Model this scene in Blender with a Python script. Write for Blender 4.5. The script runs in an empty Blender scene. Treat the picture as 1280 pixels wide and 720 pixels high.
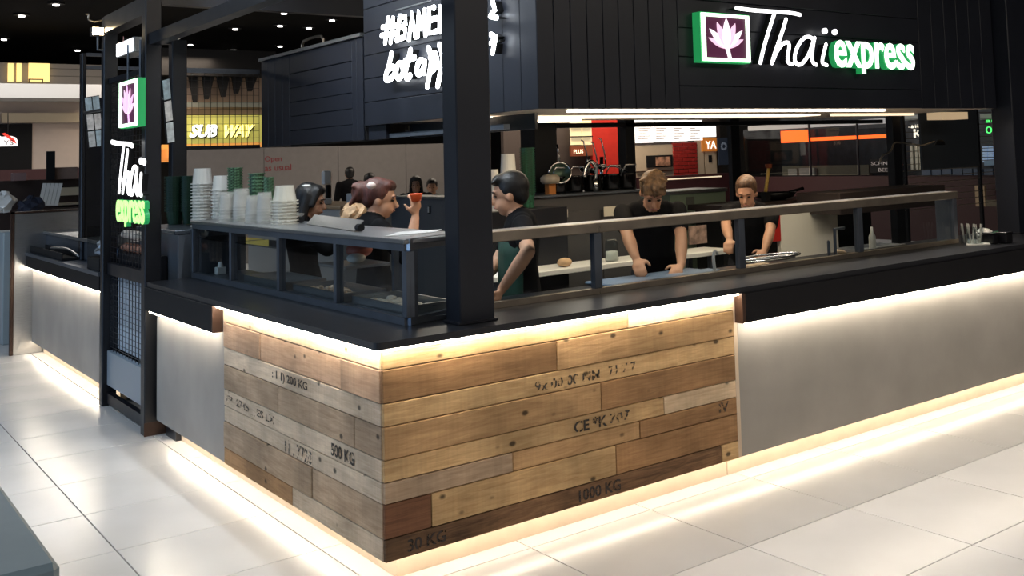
import bpy, math, random
import numpy as np
from mathutils import Vector, Matrix
random.seed(7)
SC = bpy.context.scene
COL = SC.collection
# ---------------------------------------------------------------- camera
CAMPOS = np.array([-1.972, -4.311, 1.790])
RIGHT = np.array([0.760, -0.649, -0.036]); UPV = np.array([-0.023, -0.082, 0.996])
FX, CX, CY = 1314.153, 850.0, 87.88
YAW, PIT, ROL = math.radians(49.37215), math.radians(4.41366), math.radians(-2.04290)
_f = np.array([math.cos(YAW)*math.cos(PIT), math.sin(YAW)*math.cos(PIT), math.sin(PIT)])
_r = np.array([math.sin(YAW), -math.cos(YAW), 0.0]); _u = np.cross(_r, _f)
RIGHT = math.cos(ROL)*_r + math.sin(ROL)*_u
UPV = -math.sin(ROL)*_r + math.cos(ROL)*_u
FWD = _f
cd = bpy.data.cameras.new('camera'); cam = bpy.data.objects.new('camera', cd); COL.objects.link(cam)
cd.sensor_width = 36.0; cd.lens = FX/1280*36.0
cd.shift_x = (640-CX)/1280.0; cd.shift_y = (CY-360)/1280.0
cd.clip_end = 200; cd.clip_start = 0.05
m = Matrix.Identity(4)
for i in range(3):
    m[i][0] = RIGHT[i]; m[i][1] = UPV[i]; m[i][2] = -FWD[i]; m[i][3] = CAMPOS[i]
cam.matrix_world = m
SC.camera = cam
# ---------------------------------------------------------------- world, light, exposure
w = bpy.data.worlds.new('world'); SC.world = w; w.use_nodes = True
bg = w.node_tree.nodes['Background']; bg.inputs[0].default_value = (0.62, 0.72, 0.9, 1); bg.inputs[1].default_value = 0.03
vs = SC.view_settings; vs.view_transform = 'Standard'; vs.look = 'None'; vs.gamma = 1.0; vs.use_curve_mapping = False
vs.exposure = 0.0
def area(name, loc, size, power, col, rot=(0, 0, 0), spread=180):
    l = bpy.data.lights.new(name, 'AREA'); l.shape = 'RECTANGLE'; l.size, l.size_y = size
    l.energy = power; l.color = col; l.spread = math.radians(spread)
    o = bpy.data.objects.new(name, l); COL.objects.link(o); o.location = loc; o.rotation_euler = rot
    return o
area('restaurant_added_light', (9.6, 12.0, 3.3), (4.0, .4), 45, (1.0, 0.85, 0.65), (math.radians(25), 0, 0))  # unseen light added to brighten the red-walled restaurant
area('right_shop_added_light', (13.3, 8.5, 3.3), (.4, 4.0), 18, (0.85, 0.93, 1.0), (0, math.radians(-25), 0))  # added light, lifts the dark glazed shop
area('sandwich_shop_added_light', (3.6, 17.6, 3.9), (2.0, .3), 25, (1.0, 0.80, 0.6), (math.radians(30), 0, 0))  # added light for the sandwich shop, no fixture seen
# daylight roof glazing over the hall on the left, warm ceiling panels over the hall on the right
area('hall_skylight', (-4.2, 3.5, 4.5), (3.0, 12.0), 290, (0.74, 0.87, 1.0))
area('hall_side_blue_fill', (-8.8, 4.0, 2.4), (16.0, 3.6), 380, (0.32, 0.58, 1.0), (0, math.radians(-90), 0))  # unseen blue light added to tint the dark left-facing surfaces
area('hall_ceiling_panel', (2.5, -4.6, 4.5), (10.0, 2.0), 240, (1.0, 0.89, 0.77))
area('far_hall_panel', (9.0, 12.0, 4.5), (6.0, 2.0), 260, (1.0, 0.86, 0.7))
area('far_left_hall_panel', (1.0, 16.0, 4.5), (4.0, 3.0), 200, (1.0, 0.93, 0.85))

# ---------------------------------------------------------------- pixel helpers (1280x720 frame -> point on a chosen plane)
def ray(x, y): return RIGHT*(x-CX)/FX - UPV*(y-CY)/FX + FWD
def PX(x, y, X): d = ray(x, y); return Vector(CAMPOS + d*(X-CAMPOS[0])/d[0])
def PY(x, y, Y): d = ray(x, y); return Vector(CAMPOS + d*(Y-CAMPOS[1])/d[1])
def PZ(x, y, Z): d = ray(x, y); return Vector(CAMPOS + d*(Z-CAMPOS[2])/d[2])
def proj(p):
    q = np.array(p, float)-CAMPOS; return CX+FX*q.dot(RIGHT)/q.dot(FWD), CY-FX*q.dot(UPV)/q.dot(FWD), q.dot(FWD)
def along(px, fixed, axis):
    """coordinate along axis (0/1) of the point on the line through fixed that shows at image column px"""
    A = RIGHT*FX - FWD*(px-CX); b = np.array(fixed, float)-CAMPOS
    b[axis] = -CAMPOS[axis]
    return float(-(A.dot(b))/A[axis])

# ---------------------------------------------------------------- materials
MATS = {}
def nodes(mt):
    nt = mt.node_tree; return nt, nt.nodes, nt.links, nt.nodes['Principled BSDF']
def mat(name, col, rough=0.5, metal=0.0, spec=0.5, var=0.0, vscale=8.0, bump=0.0, bscale=60.0, emit=None, es=0.0, stretch=(1, 1, 1), rvar=0.0):
    if name in MATS: return MATS[name]
    mt = bpy.data.materials.new(name); mt.use_nodes = True
    nt, N, L, B = nodes(mt)
    B.inputs['Base Color'].default_value = (*col, 1); B.inputs['Roughness'].default_value = rough
    B.inputs['Metallic'].default_value = metal; B.inputs['Specular IOR Level'].default_value = spec
    if emit: B.inputs['Emission Color'].default_value = (*emit, 1); B.inputs['Emission Strength'].default_value = es
    tc = N.new('ShaderNodeTexCoord'); mp = N.new('ShaderNodeMapping'); mp.inputs['Scale'].default_value = stretch
    L.new(tc.outputs['Object'], mp.inputs[0])
    nz = N.new('ShaderNodeTexNoise'); nz.inputs['Scale'].default_value = vscale; nz.inputs['Detail'].default_value = 5
    L.new(mp.outputs[0], nz.inputs['Vector'])
    if var:
        mr = N.new('ShaderNodeMapRange'); mr.inputs['From Min'].default_value = 0.3; mr.inputs['From Max'].default_value = 0.7
        mr.inputs['To Min'].default_value = 1-var; mr.inputs['To Max'].default_value = 1+var
        L.new(nz.outputs['Fac'], mr.inputs['Value'])
        vm = N.new('ShaderNodeVectorMath'); vm.operation = 'SCALE'; vm.inputs[0].default_value = col
        L.new(mr.outputs[0], vm.inputs['Scale']); L.new(vm.outputs[0], B.inputs['Base Color'])
    if rvar:
        mr2 = N.new('ShaderNodeMapRange'); mr2.inputs['To Min'].default_value = max(0, rough-rvar); mr2.inputs['To Max'].default_value = min(1, rough+rvar)
        L.new(nz.outputs['Fac'], mr2.inputs['Value']); L.new(mr2.outputs[0], B.inputs['Roughness'])
    if bump:
        n2 = N.new('ShaderNodeTexNoise'); n2.inputs['Scale'].default_value = bscale; n2.inputs['Detail'].default_value = 3
        L.new(mp.outputs[0], n2.inputs['Vector'])
        bp = N.new('ShaderNodeBump'); bp.inputs['Strength'].default_value = bump; bp.inputs['Distance'].default_value = 0.005
        L.new(n2.outputs['Fac'], bp.inputs['Height']); L.new(bp.outputs[0], B.inputs['Normal'])
    MATS[name] = mt; return mt
def emat(name, col, s):
    return mat(name, col, 0.4, emit=col, es=s)
def glass(name, tint=(0.90, 0.93, 0.94), refl=0.5):
    if name in MATS: return MATS[name]
    mt = bpy.data.materials.new(name); mt.use_nodes = True
    nt = mt.node_tree; N = nt.nodes; L = nt.links; N.remove(N['Principled BSDF'])
    tr = N.new('ShaderNodeBsdfTransparent'); tr.inputs[0].default_value = (*tint, 1)
    gl = N.new('ShaderNodeBsdfGlossy'); gl.inputs['Roughness'].default_value = 0.03; gl.inputs[0].default_value = (refl, refl, refl, 1)
    fr = N.new('ShaderNodeFresnel'); fr.inputs[0].default_value = 1.5
    ge = N.new('ShaderNodeNewGeometry'); iv = N.new('ShaderNodeMath'); iv.operation = 'SUBTRACT'; iv.inputs[0].default_value = 1.0; L.new(ge.outputs['Backfacing'], iv.inputs[1])
    mu = N.new('ShaderNodeMath'); mu.operation = 'MULTIPLY'; L.new(fr.outputs[0], mu.inputs[0]); L.new(iv.outputs[0], mu.inputs[1])
    mx = N.new('ShaderNodeMixShader'); L.new(mu.outputs[0], mx.inputs[0]); L.new(tr.outputs[0], mx.inputs[1]); L.new(gl.outputs[0], mx.inputs[2])
    L.new(mx.outputs[0], N['Material Output'].inputs[0]); MATS[name] = mt; return mt
def plastic_clear(name, col=(0.9, 0.88, 0.8), alpha=0.55):
    mt = mat(name, col, 0.25, spec=0.6); mt.node_tree.nodes['Principled BSDF'].inputs['Alpha'].default_value = alpha; return mt
def wood(name, a, b, dark=0.35, streak=18.0):
    """sawn board; grain runs along local x"""
    if name in MATS: return MATS[name]
    mt = bpy.data.materials.new(name); mt.use_nodes = True
    nt, N, L, B = nodes(mt); B.inputs['Roughness'].default_value = 0.72; B.inputs['Specular IOR Level'].default_value = 0.25
    tc = N.new('ShaderNodeTexCoord'); oi = N.new('ShaderNodeObjectInfo')
    off = N.new('ShaderNodeVectorMath'); off.operation = 'SCALE'; off.inputs[0].default_value = (37, 11, 23); L.new(oi.outputs['Random'], off.inputs['Scale'])
    ad = N.new('ShaderNodeVectorMath'); L.new(tc.outputs['Object'], ad.inputs[0]); L.new(off.outputs[0], ad.inputs[1])
    mp = N.new('ShaderNodeMapping'); mp.inputs['Scale'].default_value = (1.6, 6, streak); L.new(ad.outputs[0], mp.inputs[0])
    n1 = N.new('ShaderNodeTexNoise'); n1.inputs['Scale'].default_value = 3.4; n1.inputs['Detail'].default_value = 10; n1.inputs['Roughness'].default_value = 0.62; n1.inputs['Distortion'].default_value = 0.8; L.new(mp.outputs[0], n1.inputs['Vector'])
    r1 = N.new('ShaderNodeValToRGB'); r1.color_ramp.elements[0].position = 0.32; r1.color_ramp.elements[1].position = 0.68
    r1.color_ramp.elements[0].color = (*a, 1); r1.color_ramp.elements[1].color = (*b, 1); L.new(n1.outputs['Fac'], r1.inputs[0])
    # vertical saw marks
    mp2 = N.new('ShaderNodeMapping'); mp2.inputs['Scale'].default_value = (70, 1, 3); L.new(ad.outputs[0], mp2.inputs[0])
    n2 = N.new('ShaderNodeTexNoise'); n2.inputs['Scale'].default_value = 1.0; n2.inputs['Detail'].default_value = 2; L.new(mp2.outputs[0], n2.inputs['Vector'])
    mr = N.new('ShaderNodeMapRange'); mr.inputs['From Min'].default_value = 0.3; mr.inputs['From Max'].default_value = 0.7; mr.inputs['To Min'].default_value = 0.94; mr.inputs['To Max'].default_value = 1.04; L.new(n2.outputs['Fac'], mr.inputs['Value'])
    # stains
    n3 = N.new('ShaderNodeTexNoise'); n3.inputs['Scale'].default_value = 2.6; n3.inputs['Detail'].default_value = 3; L.new(ad.outputs[0], n3.inputs['Vector'])
    m3 = N.new('ShaderNodeMapRange'); m3.inputs['From Min'].default_value = 0.35; m3.inputs['From Max'].default_value = 0.65; m3.inputs['To Min'].default_value = 1-dark; m3.inputs['To Max'].default_value = 1.1; L.new(n3.outputs['Fac'], m3.inputs['Value'])
    # knots / nail holes
    mp4 = N.new('ShaderNodeMapping'); mp4.inputs['Scale'].default_value = (6.0, 6.0, 9.0); L.new(ad.outputs[0], mp4.inputs[0])
    vo = N.new('ShaderNodeTexVoronoi'); vo.inputs['Scale'].default_value = 1.0; L.new(mp4.outputs[0], vo.inputs['Vector'])
    m4 = N.new('ShaderNodeMapRange'); m4.inputs['From Min'].default_value = 0.07; m4.inputs['From Max'].default_value = 0.14; m4.inputs['To Min'].default_value = 0.18; m4.inputs['To Max'].default_value = 1.0; L.new(vo.outputs['Distance'], m4.inputs['Value'])
    p = N.new('ShaderNodeMath'); p.operation = 'MULTIPLY'; L.new(mr.outputs[0], p.inputs[0]); L.new(m3.outputs[0], p.inputs[1])
    p2 = N.new('ShaderNodeMath'); p2.operation = 'MULTIPLY'; L.new(p.outputs[0], p2.inputs[0]); L.new(m4.outputs[0], p2.inputs[1])
    vm = N.new('ShaderNodeVectorMath'); vm.operation = 'SCALE'; L.new(r1.outputs[0], vm.inputs[0]); L.new(p2.outputs[0], vm.inputs['Scale'])
    L.new(vm.outputs[0], B.inputs['Base Color'])
    bp = N.new('ShaderNodeBump'); bp.inputs['Strength'].default_value = 0.35; bp.inputs['Distance'].default_value = 0.004; L.new(n1.outputs['Fac'], bp.inputs['Height']); L.new(bp.outputs[0], B.inputs['Normal'])
    MATS[name] = mt; return mt

M_black = mat('black_painted_metal', (0.007, 0.008, 0.012), 0.36, spec=0.5, var=0.15, vscale=5, rvar=0.08)
M_board = mat('black_fascia_board', (0.009, 0.011, 0.018), 0.40, spec=0.5, var=0.12, vscale=3, rvar=0.06)
M_gap = mat('dark_joint', (0.004, 0.004, 0.005), 0.9)
M_slab = mat('dark_stone_top', (0.013, 0.014, 0.018), 0.30, spec=0.5, var=0.15, vscale=5, rvar=0.03)
M_apron = mat('black_apron', (0.005, 0.005, 0.007), 0.55, spec=0.25)
M_steel = mat('brushed_steel', (0.42, 0.43, 0.44), 0.30, 0.9, var=0.08, vscale=14, stretch=(1, 1, 14), rvar=0.06)
M_steeld = mat('dull_steel', (0.15, 0.175, 0.215), 0.36, 0.75, var=0.1, vscale=10, rvar=0.06)
M_warmsteel = mat('bronze_steel', (0.42, 0.36, 0.29), 0.30, 0.85, var=0.1, vscale=10, rvar=0.06)
M_chrome = mat('polished_steel', (0.75, 0.75, 0.76), 0.12, 1.0, var=0.03)
M_copper = mat('copper_edge', (0.055, 0.026, 0.016), 0.5, 0.25, var=0.15, vscale=12)
M_conc = mat('concrete_panel', (0.315, 0.296, 0.275), 0.62, spec=0.3, var=0.10, vscale=2.6, bump=0.08, bscale=40)
M_tile = mat('pale_floor_tile', (0.68, 0.67, 0.665), 0.22, spec=0.5, var=0.05, vscale=1.7, rvar=0.06)
M_grout = mat('grey_grout', (0.07, 0.068, 0.065), 0.8)
M_plinth = mat('pale_plinth', (0.62, 0.50, 0.38), 0.6, var=0.08)
M_white = mat('white_laminate', (0.78, 0.77, 0.74), 0.4, var=0.03)
M_glass = glass('clear_glass')
M_glassd = glass('smoked_glass', (0.70, 0.72, 0.74), 0.6)
M_led = emat('warm_led', (1.0, 0.87, 0.68), 24.0)
M_led2 = emat('warm_counter_led', (1.0, 0.88, 0.70), 48.0)
M_ledw = emat('soft_led', (1.0, 0.84, 0.64), 9.0)
M_neon = emat('white_sign_face', (1.0, 1.0, 1.0), 2.6)
M_green = emat('green_sign_side', (0.02, 0.35, 0.10), 0.55)
M_greenface = emat('pale_green_sign_face', (0.72, 1.0, 0.72), 2.6)
M_black2 = mat('matt_black', (0.010, 0.010, 0.011), 0.7, spec=0.2)

# ---------------------------------------------------------------- mesh builder
class MB:
    def __init__(s): s.v = []; s.f = []
    def add(s, vs, fs):
        o = len(s.v); s.v += [Vector(v) for v in vs]; s.f += [[i+o for i in f] for f in fs]; return s
    def box(s, x0, y0, z0, x1, y1, z1):
        x0, x1 = min(x0, x1), max(x0, x1); y0, y1 = min(y0, y1), max(y0, y1); z0, z1 = min(z0, z1), max(z0, z1)
        return s.add([(x0, y0, z0), (x1, y0, z0), (x1, y1, z0), (x0, y1, z0), (x0, y0, z1), (x1, y0, z1), (x1, y1, z1), (x0, y1, z1)],
                     [(0, 3, 2, 1), (4, 5, 6, 7), (0, 1, 5, 4), (1, 2, 6, 5), (2, 3, 7, 6), (3, 0, 4, 7)])
    def bbox(s, x0, y0, z0, x1, y1, z1, b=0.004):
        """box with chamfered edges (24 verts)"""
        x0, x1 = min(x0, x1), max(x0, x1); y0, y1 = min(y0, y1), max(y0, y1); z0, z1 = min(z0, z1), max(z0, z1)
        b = min(b, (x1-x0)*.45, (y1-y0)*.45, (z1-z0)*.45)
        import itertools
        vs = []; idx = {}
        for sx, sy, sz in itertools.product((0, 1), repeat=3):
            X = x1 if sx else x0; Y = y1 if sy else y0; Z = z1 if sz else z0
            ix = X-b if sx else X+b; iy = Y-b if sy else Y+b; iz = Z-b if sz else Z+b
            for ax, p in enumerate(((X, iy, iz), (ix, Y, iz), (ix, iy, Z))): idx[(sx, sy, sz, ax)] = len(vs); vs.append(p)
        fs = []
        for ax in range(3):
            o = [a for a in range(3) if a != ax]
            for sd in (0, 1):
                q = []
                for a, c in ((0, 0), (1, 0), (1, 1), (0, 1)):
                    k = [0, 0, 0]; k[ax] = sd; k[o[0]] = a; k[o[1]] = c; q.append(idx[(*k, ax)])
                fs.append(q)
            for a, c in itertools.product((0, 1), repeat=2):   # edges parallel to ax
                k0 = [0, 0, 0]; k0[o[0]] = a; k0[o[1]] = c; k1 = list(k0); k1[ax] = 1
                fs.append([idx[(*k0, o[0])], idx[(*k0, o[1])], idx[(*k1, o[1])], idx[(*k1, o[0])]])
        for c in itertools.product((0, 1), repeat=3): fs.append([idx[(*c, a)] for a in range(3)])
        return s.add(vs, fs)
    def cyl(s, p0, p1, r0, r1=None, n=12, caps=True):
        p0 = Vector(p0); p1 = Vector(p1); r1 = r0 if r1 is None else r1
        d = (p1-p0).normalized(); a = Vector((0, 0, 1)) if abs(d.z) < .9 else Vector((1, 0, 0))
        u = d.cross(a).normalized(); w = d.cross(u)
        vs = []
        for p, r in ((p0, r0), (p1, r1)):
            for i in range(n): t = 2*math.pi*i/n; vs.append(p+u*math.cos(t)*r+w*math.sin(t)*r)
        fs = [[i, (i+1) % n, n+(i+1) % n, n+i] for i in range(n)]
        if caps: fs += [list(range(n))[::-1], list(range(n, 2*n))]
        return s.add(vs, fs)
    def tube(s, pts, r, n=8):
        pts = [Vector(p) for p in pts]; rs = r if isinstance(r, (list, tuple)) else [r]*len(pts)
        vs = []; prev = None
        for i, p in enumerate(pts):
            d = (pts[min(i+1, len(pts)-1)]-pts[max(i-1, 0)]).normalized()
            if prev is None:
                a = Vector((0, 0, 1)) if abs(d.z) < .9 else Vector((1, 0, 0)); u = d.cross(a).normalized()
            else: u = (prev-d*prev.dot(d)).normalized()
            prev = u; w = d.cross(u)
            for k in range(n): t = 2*math.pi*k/n; vs.append(p+(u*math.cos(t)+w*math.sin(t))*rs[i])
        fs = []
        for i in range(len(pts)-1):
            for k in range(n): fs.append([i*n+k, i*n+(k+1) % n, (i+1)*n+(k+1) % n, (i+1)*n+k])
        fs += [list(range(n))[::-1], list(range((len(pts)-1)*n, len(pts)*n))]
        return s.add(vs, fs)
    def lathe(s, prof, c=(0, 0, 0), n=16):
        c = Vector(c); vs = []; fs = []
        for r, z in prof:
            for i in range(n): t = 2*math.pi*i/n; vs.append(c+Vector((r*math.cos(t), r*math.sin(t), z)))
        for j in range(len(prof)-1):
            for i in range(n): fs.append([j*n+i, j*n+(i+1) % n, (j+1)*n+(i+1) % n, (j+1)*n+i])
        if prof[0][0] > 1e-6: fs.append(list(range(n))[::-1])
        if prof[-1][0] > 1e-6: fs.append(list(range((len(prof)-1)*n, len(prof)*n)))
        return s.add(vs, fs)
    def ell(s, c, r, n=14, m_=9, ax=None):
        c = Vector(c); r = (r, r, r) if not isinstance(r, (tuple, list)) else r
        A = ax or (Vector((1, 0, 0)), Vector((0, 1, 0)), Vector((0, 0, 1)))
        vs = []; fs = []
        for j in range(m_+1):
            ph = math.pi*j/m_
            for i in range(n):
                t = 2*math.pi*i/n; q = (math.sin(ph)*math.cos(t)*r[0], math.sin(ph)*math.sin(t)*r[1], -math.cos(ph)*r[2])
                vs.append(c+A[0]*q[0]+A[1]*q[1]+A[2]*q[2])
        for j in range(m_):
            for i in range(n): fs.append([j*n+i, j*n+(i+1) % n, (j+1)*n+(i+1) % n, (j+1)*n+i])
        return s.add(vs, fs)
    def prism(s, poly, ex):
        """polygon (3-D points, one plane) pushed along ex"""
        ex = Vector(ex); n = len(poly); p = [Vector(q) for q in poly]
        return s.add(p+[q+ex for q in p], [list(range(n))[::-1], list(range(n, 2*n))]+[[i, (i+1) % n, n+(i+1) % n, n+i] for i in range(n)])
    def stroke(s, pts, wd, ex, nrm):
        """flat ribbon letter stroke with round ends: pts in a plane of normal nrm, width wd, depth along ex"""
        pts = [Vector(p) for p in pts]; nrm = Vector(nrm).normalized(); L_ = []; R_ = []
        for i, p in enumerate(pts):
            d = (pts[min(i+1, len(pts)-1)]-pts[max(i-1, 0)]).normalized(); sd = nrm.cross(d)
            L_.append(p+sd*wd/2); R_.append(p-sd*wd/2)
        def cap(p, d, sd, k=5): return [p+(sd*math.cos(a)+d*math.sin(a))*wd/2 for a in [math.pi*(i+1)/(k+1) for i in range(k)]]
        d1 = (pts[-1]-pts[-2]).normalized(); d0 = (pts[0]-pts[1]).normalized()
        ex = Vector(ex); n = len(pts)
        vs = L_+R_; vs = vs+[v+ex for v in vs]; o = 2*n; fs = []
        for i in range(n-1):
            fs += [[i, i+1, n+i+1, n+i], [o+i, o+n+i, o+n+i+1, o+i+1], [i, o+i, o+i+1, i+1], [n+i, n+i+1, o+n+i+1, o+n+i]]
        s.add(vs, fs)
        s.prism([L_[-1]]+cap(pts[-1], d1, nrm.cross(d1))+[R_[-1]], ex)
        s.prism([R_[0]]+cap(pts[0], d0, nrm.cross(d0))+[L_[0]], ex)
        return s
    def build(s, name, mt, parent=None, smooth=False, local=False):
        me = bpy.data.meshes.new(name); off = Vector((0, 0, 0)) if (parent is None or local) else WL[parent]
        me.from_pydata([v-off for v in s.v], [], s.f); me.update()
        me.materials.append(mt)
        if smooth:
            me.polygons.foreach_set('use_smooth', [True]*len(me.polygons))
        o = bpy.data.objects.new(name, me); COL.objects.link(o)
        if parent: o.parent = parent; WL[o] = WL[parent]
        else: WL[o] = Vector((0, 0, 0))
        if parent and parent.type == 'MESH': pass
        return o
WL = {}
def recalc(o):
    import bmesh
    b = bmesh.new(); b.from_mesh(o.data); bmesh.ops.recalc_face_normals(b, faces=b.faces); b.to_mesh(o.data); b.free(); return o
def tag(o, label, cat, group=None, kind=None):
    o['label'] = label; o['category'] = cat
    if group: o['group'] = group
    if kind: o['kind'] = kind
    return o
def thing(name, label, cat, loc=(0, 0, 0), group=None):
    o = bpy.data.objects.new(name, None); COL.objects.link(o); o.empty_display_size = 0.1
    o.location = loc; WL[o] = Vector(loc); return tag(o, label, cat, group)
def struct(o): o['kind'] = 'structure'; return o
def sempty(name, loc=(0, 0, 0)):
    o = bpy.data.objects.new(name, None); COL.objects.link(o); o.location = loc; WL[o] = Vector(loc); o['kind'] = 'structure'; return o
def one(name, label, cat, mb, mt, group=None, smooth=False):
    """a thing that is one mesh, origin at its base centre"""
    xs = [v.x for v in mb.v]; ys = [v.y for v in mb.v]; zs = [v.z for v in mb.v]
    c = Vector(((min(xs)+max(xs))/2, (min(ys)+max(ys))/2, min(zs)))
    for v in mb.v: v -= c
    o = mb.build(name, mt, smooth=smooth); o.location = c; WL[o] = c
    return tag(o, label, cat, group)
def smoothpts(pts, k=6):
    P = [Vector(p) for p in pts]; out = []
    for i in range(len(P)-1):
        a, b, c, d = P[max(i-1, 0)], P[i], P[i+1], P[min(i+2, len(P)-1)]
        for j in range(k):
            t = j/k; out.append(0.5*((2*b)+(c-a)*t+(2*a-5*b+4*c-d)*t*t+(3*b-a-3*c+d)*t**3))
    out.append(P[-1]); return out
_tc = {}
def text_geo(s, bold=0.0):
    """(verts, faces) of the default font, cap height about 0.7, depth 0..1 along z to be scaled"""
    if (s, bold) in _tc: return _tc[(s, bold)]
    cu = bpy.data.curves.new('t', 'FONT'); cu.body = s; cu.size = 1; cu.extrude = 0.5; cu.offset = bold; cu.resolution_u = 3
    o = bpy.data.objects.new('t', cu); COL.objects.link(o)
    dg = bpy.context.evaluated_depsgraph_get(); me = bpy.data.meshes.new_from_object(o.evaluated_get(dg))
    v = [tuple(q.co) for q in me.vertices]; f = [list(p.vertices) for p in me.polygons]
    bpy.data.objects.remove(o); bpy.data.meshes.remove(me)
    _tc[(s, bold)] = (v, f); return v, f
def text_mb(s, origin, ux, uz, nrm, width=None, height=None, depth=0.004, bold=0.0, desc=1.0):
    """lettering with lower-left corner of its bounding box at origin, running along ux, upright along uz, facing nrm"""
    v, f = text_geo(s, bold); a = np.array(v)
    if desc != 1.0: v = [(q[0], q[1]*desc if q[1] < -.03 else q[1], q[2]) for q in v]; a = np.array(v)
    x0, x1, y0, y1 = a[:, 0].min(), a[:, 0].max(), a[:, 1].min(), a[:, 1].max()
    sy = height/(y1-y0) if height else width/(x1-x0); sx = width/(x1-x0) if width else sy
    o, ux, uz, nrm = Vector(origin), Vector(ux), Vector(uz), Vector(nrm)
    return MB().add([o+ux*((q[0]-x0)*sx)+uz*((q[1]-y0)*sy)+nrm*((q[2]+0.5)*depth) for q in v], f)
def rectY(px0, py0, px1, py1, Y):
    c = [PY(px0, py0, Y), PY(px1, py0, Y), PY(px0, py1, Y), PY(px1, py1, Y)]
    return (c[0].x+c[2].x)/2, (c[1].x+c[3].x)/2, (c[2].z+c[3].z)/2, (c[0].z+c[1].z)/2     # x0,x1,z0,z1
def rectX(px0, py0, px1, py1, X):
    c = [PX(px0, py0, X), PX(px1, py0, X), PX(px0, py1, X), PX(px1, py1, X)]
    return (c[0].y+c[2].y)/2, (c[1].y+c[3].y)/2, (c[2].z+c[3].z)/2, (c[0].z+c[1].z)/2

# ================================================================ SETTING
floor = sempty('floor')
MB().box(-9, -9, -0.10, 17, 27, -0.008).build('screed', M_grout, floor)
PIT_, TX0, TY0 = 0.705, 1.400, -0.737
tm = MB().bbox(-PIT_/2+0.0030, -PIT_/2+0.0030, -0.012, PIT_/2-0.0030, PIT_/2-0.0030, 0.0, 0.0012)
cand = []
for i in range(-10, 22):
    for j in range(-8, 38):
        x = TX0+(i+.5)*PIT_; y = TY0+(j+.5)*PIT_
        vis = False
        for dx in (-.5, 0, .5):
            for dy in (-.5, 0, .5):
                px, py, dp = proj((x+dx*PIT_, y+dy*PIT_, 0))
                if dp > 0.3 and -40 < px < 1320 and py < 780: vis = True
        inside = x > 0.35 and y > 0.35 and x < 6.5 and y < 12
        cand.append((0 if (vis and not inside) else 1, (x-CAMPOS[0])**2+(y-CAMPOS[1])**2, x, y))
cand.sort()
tile0 = None; rest = MB()
for n, (hid, d, x, y) in enumerate(cand):
    if n < 300 and not hid:
        if tile0 is None: tile0 = tm.build('floor_tile', M_tile, floor); o = tile0
        else: o = tile0.copy(); COL.objects.link(o); o.parent = floor
        o.location = (x, y, random.uniform(-0.0006, 0.0))
    else: rest.box(x-PIT_/2+.0030, y-PIT_/2+.0030, -0.012, x+PIT_/2-.0030, y+PIT_/2-.0030, 0)
o = rest.build('floor_tile_field', M_tile, floor); o['kind'] = 'stuff'
M_ceil = mat('black_ceiling', (0.004, 0.004, 0.005), 0.9, spec=0.1)
ceil = struct(MB().box(-9, -9, 4.6, 17, 27, 4.7).build('ceiling', M_ceil))
M_darkwall = mat('dark_wall', (0.030, 0.028, 0.028), 0.6, var=0.2)
struct(MB().box(-9, 26.9, 0, 17, 27, 4.6).build('wall_back', M_darkwall))
struct(MB().box(16.9, -9, 0, 17, 27, 4.6).build('wall_right', M_darkwall))
struct(MB().box(-9, -9.1, 0, 17, -9, 4.6).build('wall_front', mat('hall_wall', (0.30, 0.30, 0.31), 0.7, var=0.1)))
struct(MB().box(-9.1, -9, 0, -9, 27, 4.6).build('wall_left', mat('hall_wall_b', (0.30, 0.32, 0.36), 0.7, var=0.1)))

# ================================================================ COUNTER
ROWZ = [1.000, 0.907, 0.766, 0.669, 0.531, 0.438, 0.350, 0.206, 0.112]
XW = 2.045; YW = 2.085
W = {
 'tan': wood('wood_tan', (0.398, 0.234, 0.111), (0.585, 0.374, 0.187)),
 'honey': wood('wood_honey', (0.491, 0.304, 0.140), (0.702, 0.480, 0.246)),
 'pale': wood('wood_pale', (0.608, 0.445, 0.281), (0.842, 0.655, 0.445)),
 'brown': wood('wood_brown', (0.292, 0.158, 0.073), (0.445, 0.257, 0.123)),
 'dark': wood('wood_dark', (0.099, 0.053, 0.028), (0.257, 0.146, 0.076), 0.5),
 'red': wood('wood_red', (0.175, 0.076, 0.041), (0.304, 0.146, 0.076), 0.3, 30),
 'greytan': wood('wood_greytan', (0.37, 0.255, 0.165), (0.54, 0.4, 0.275)),
 'greypale': wood('wood_greypale', (0.56, 0.43, 0.305), (0.76, 0.62, 0.47)),
 'rosy': wood('wood_rosy', (0.46, 0.285, 0.18), (0.62, 0.415, 0.275)),
}
box = thing('wood_counter_base', 'reclaimed wood plank corner box under the black countertop', 'counter', (0, 0, 0))
MB().prism([(0.006, 0.006, 0.115), (XW, 0.006, 0.115), (XW, 0.74, 0.115), (0.60, 0.74, 0.115), (0.60, YW, 0.115), (0.006, YW, 0.115)], (0, 0, 0.883)).build('carcass', M_black2, box)
MB().prism([(0.095, 0.095, 0), (XW, 0.095, 0), (XW, 0.70, 0), (0.55, 0.70, 0), (0.55, YW, 0), (0.095, YW, 0)], (0, 0, 0.114)).build('plinth', M_plinth, box)
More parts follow.
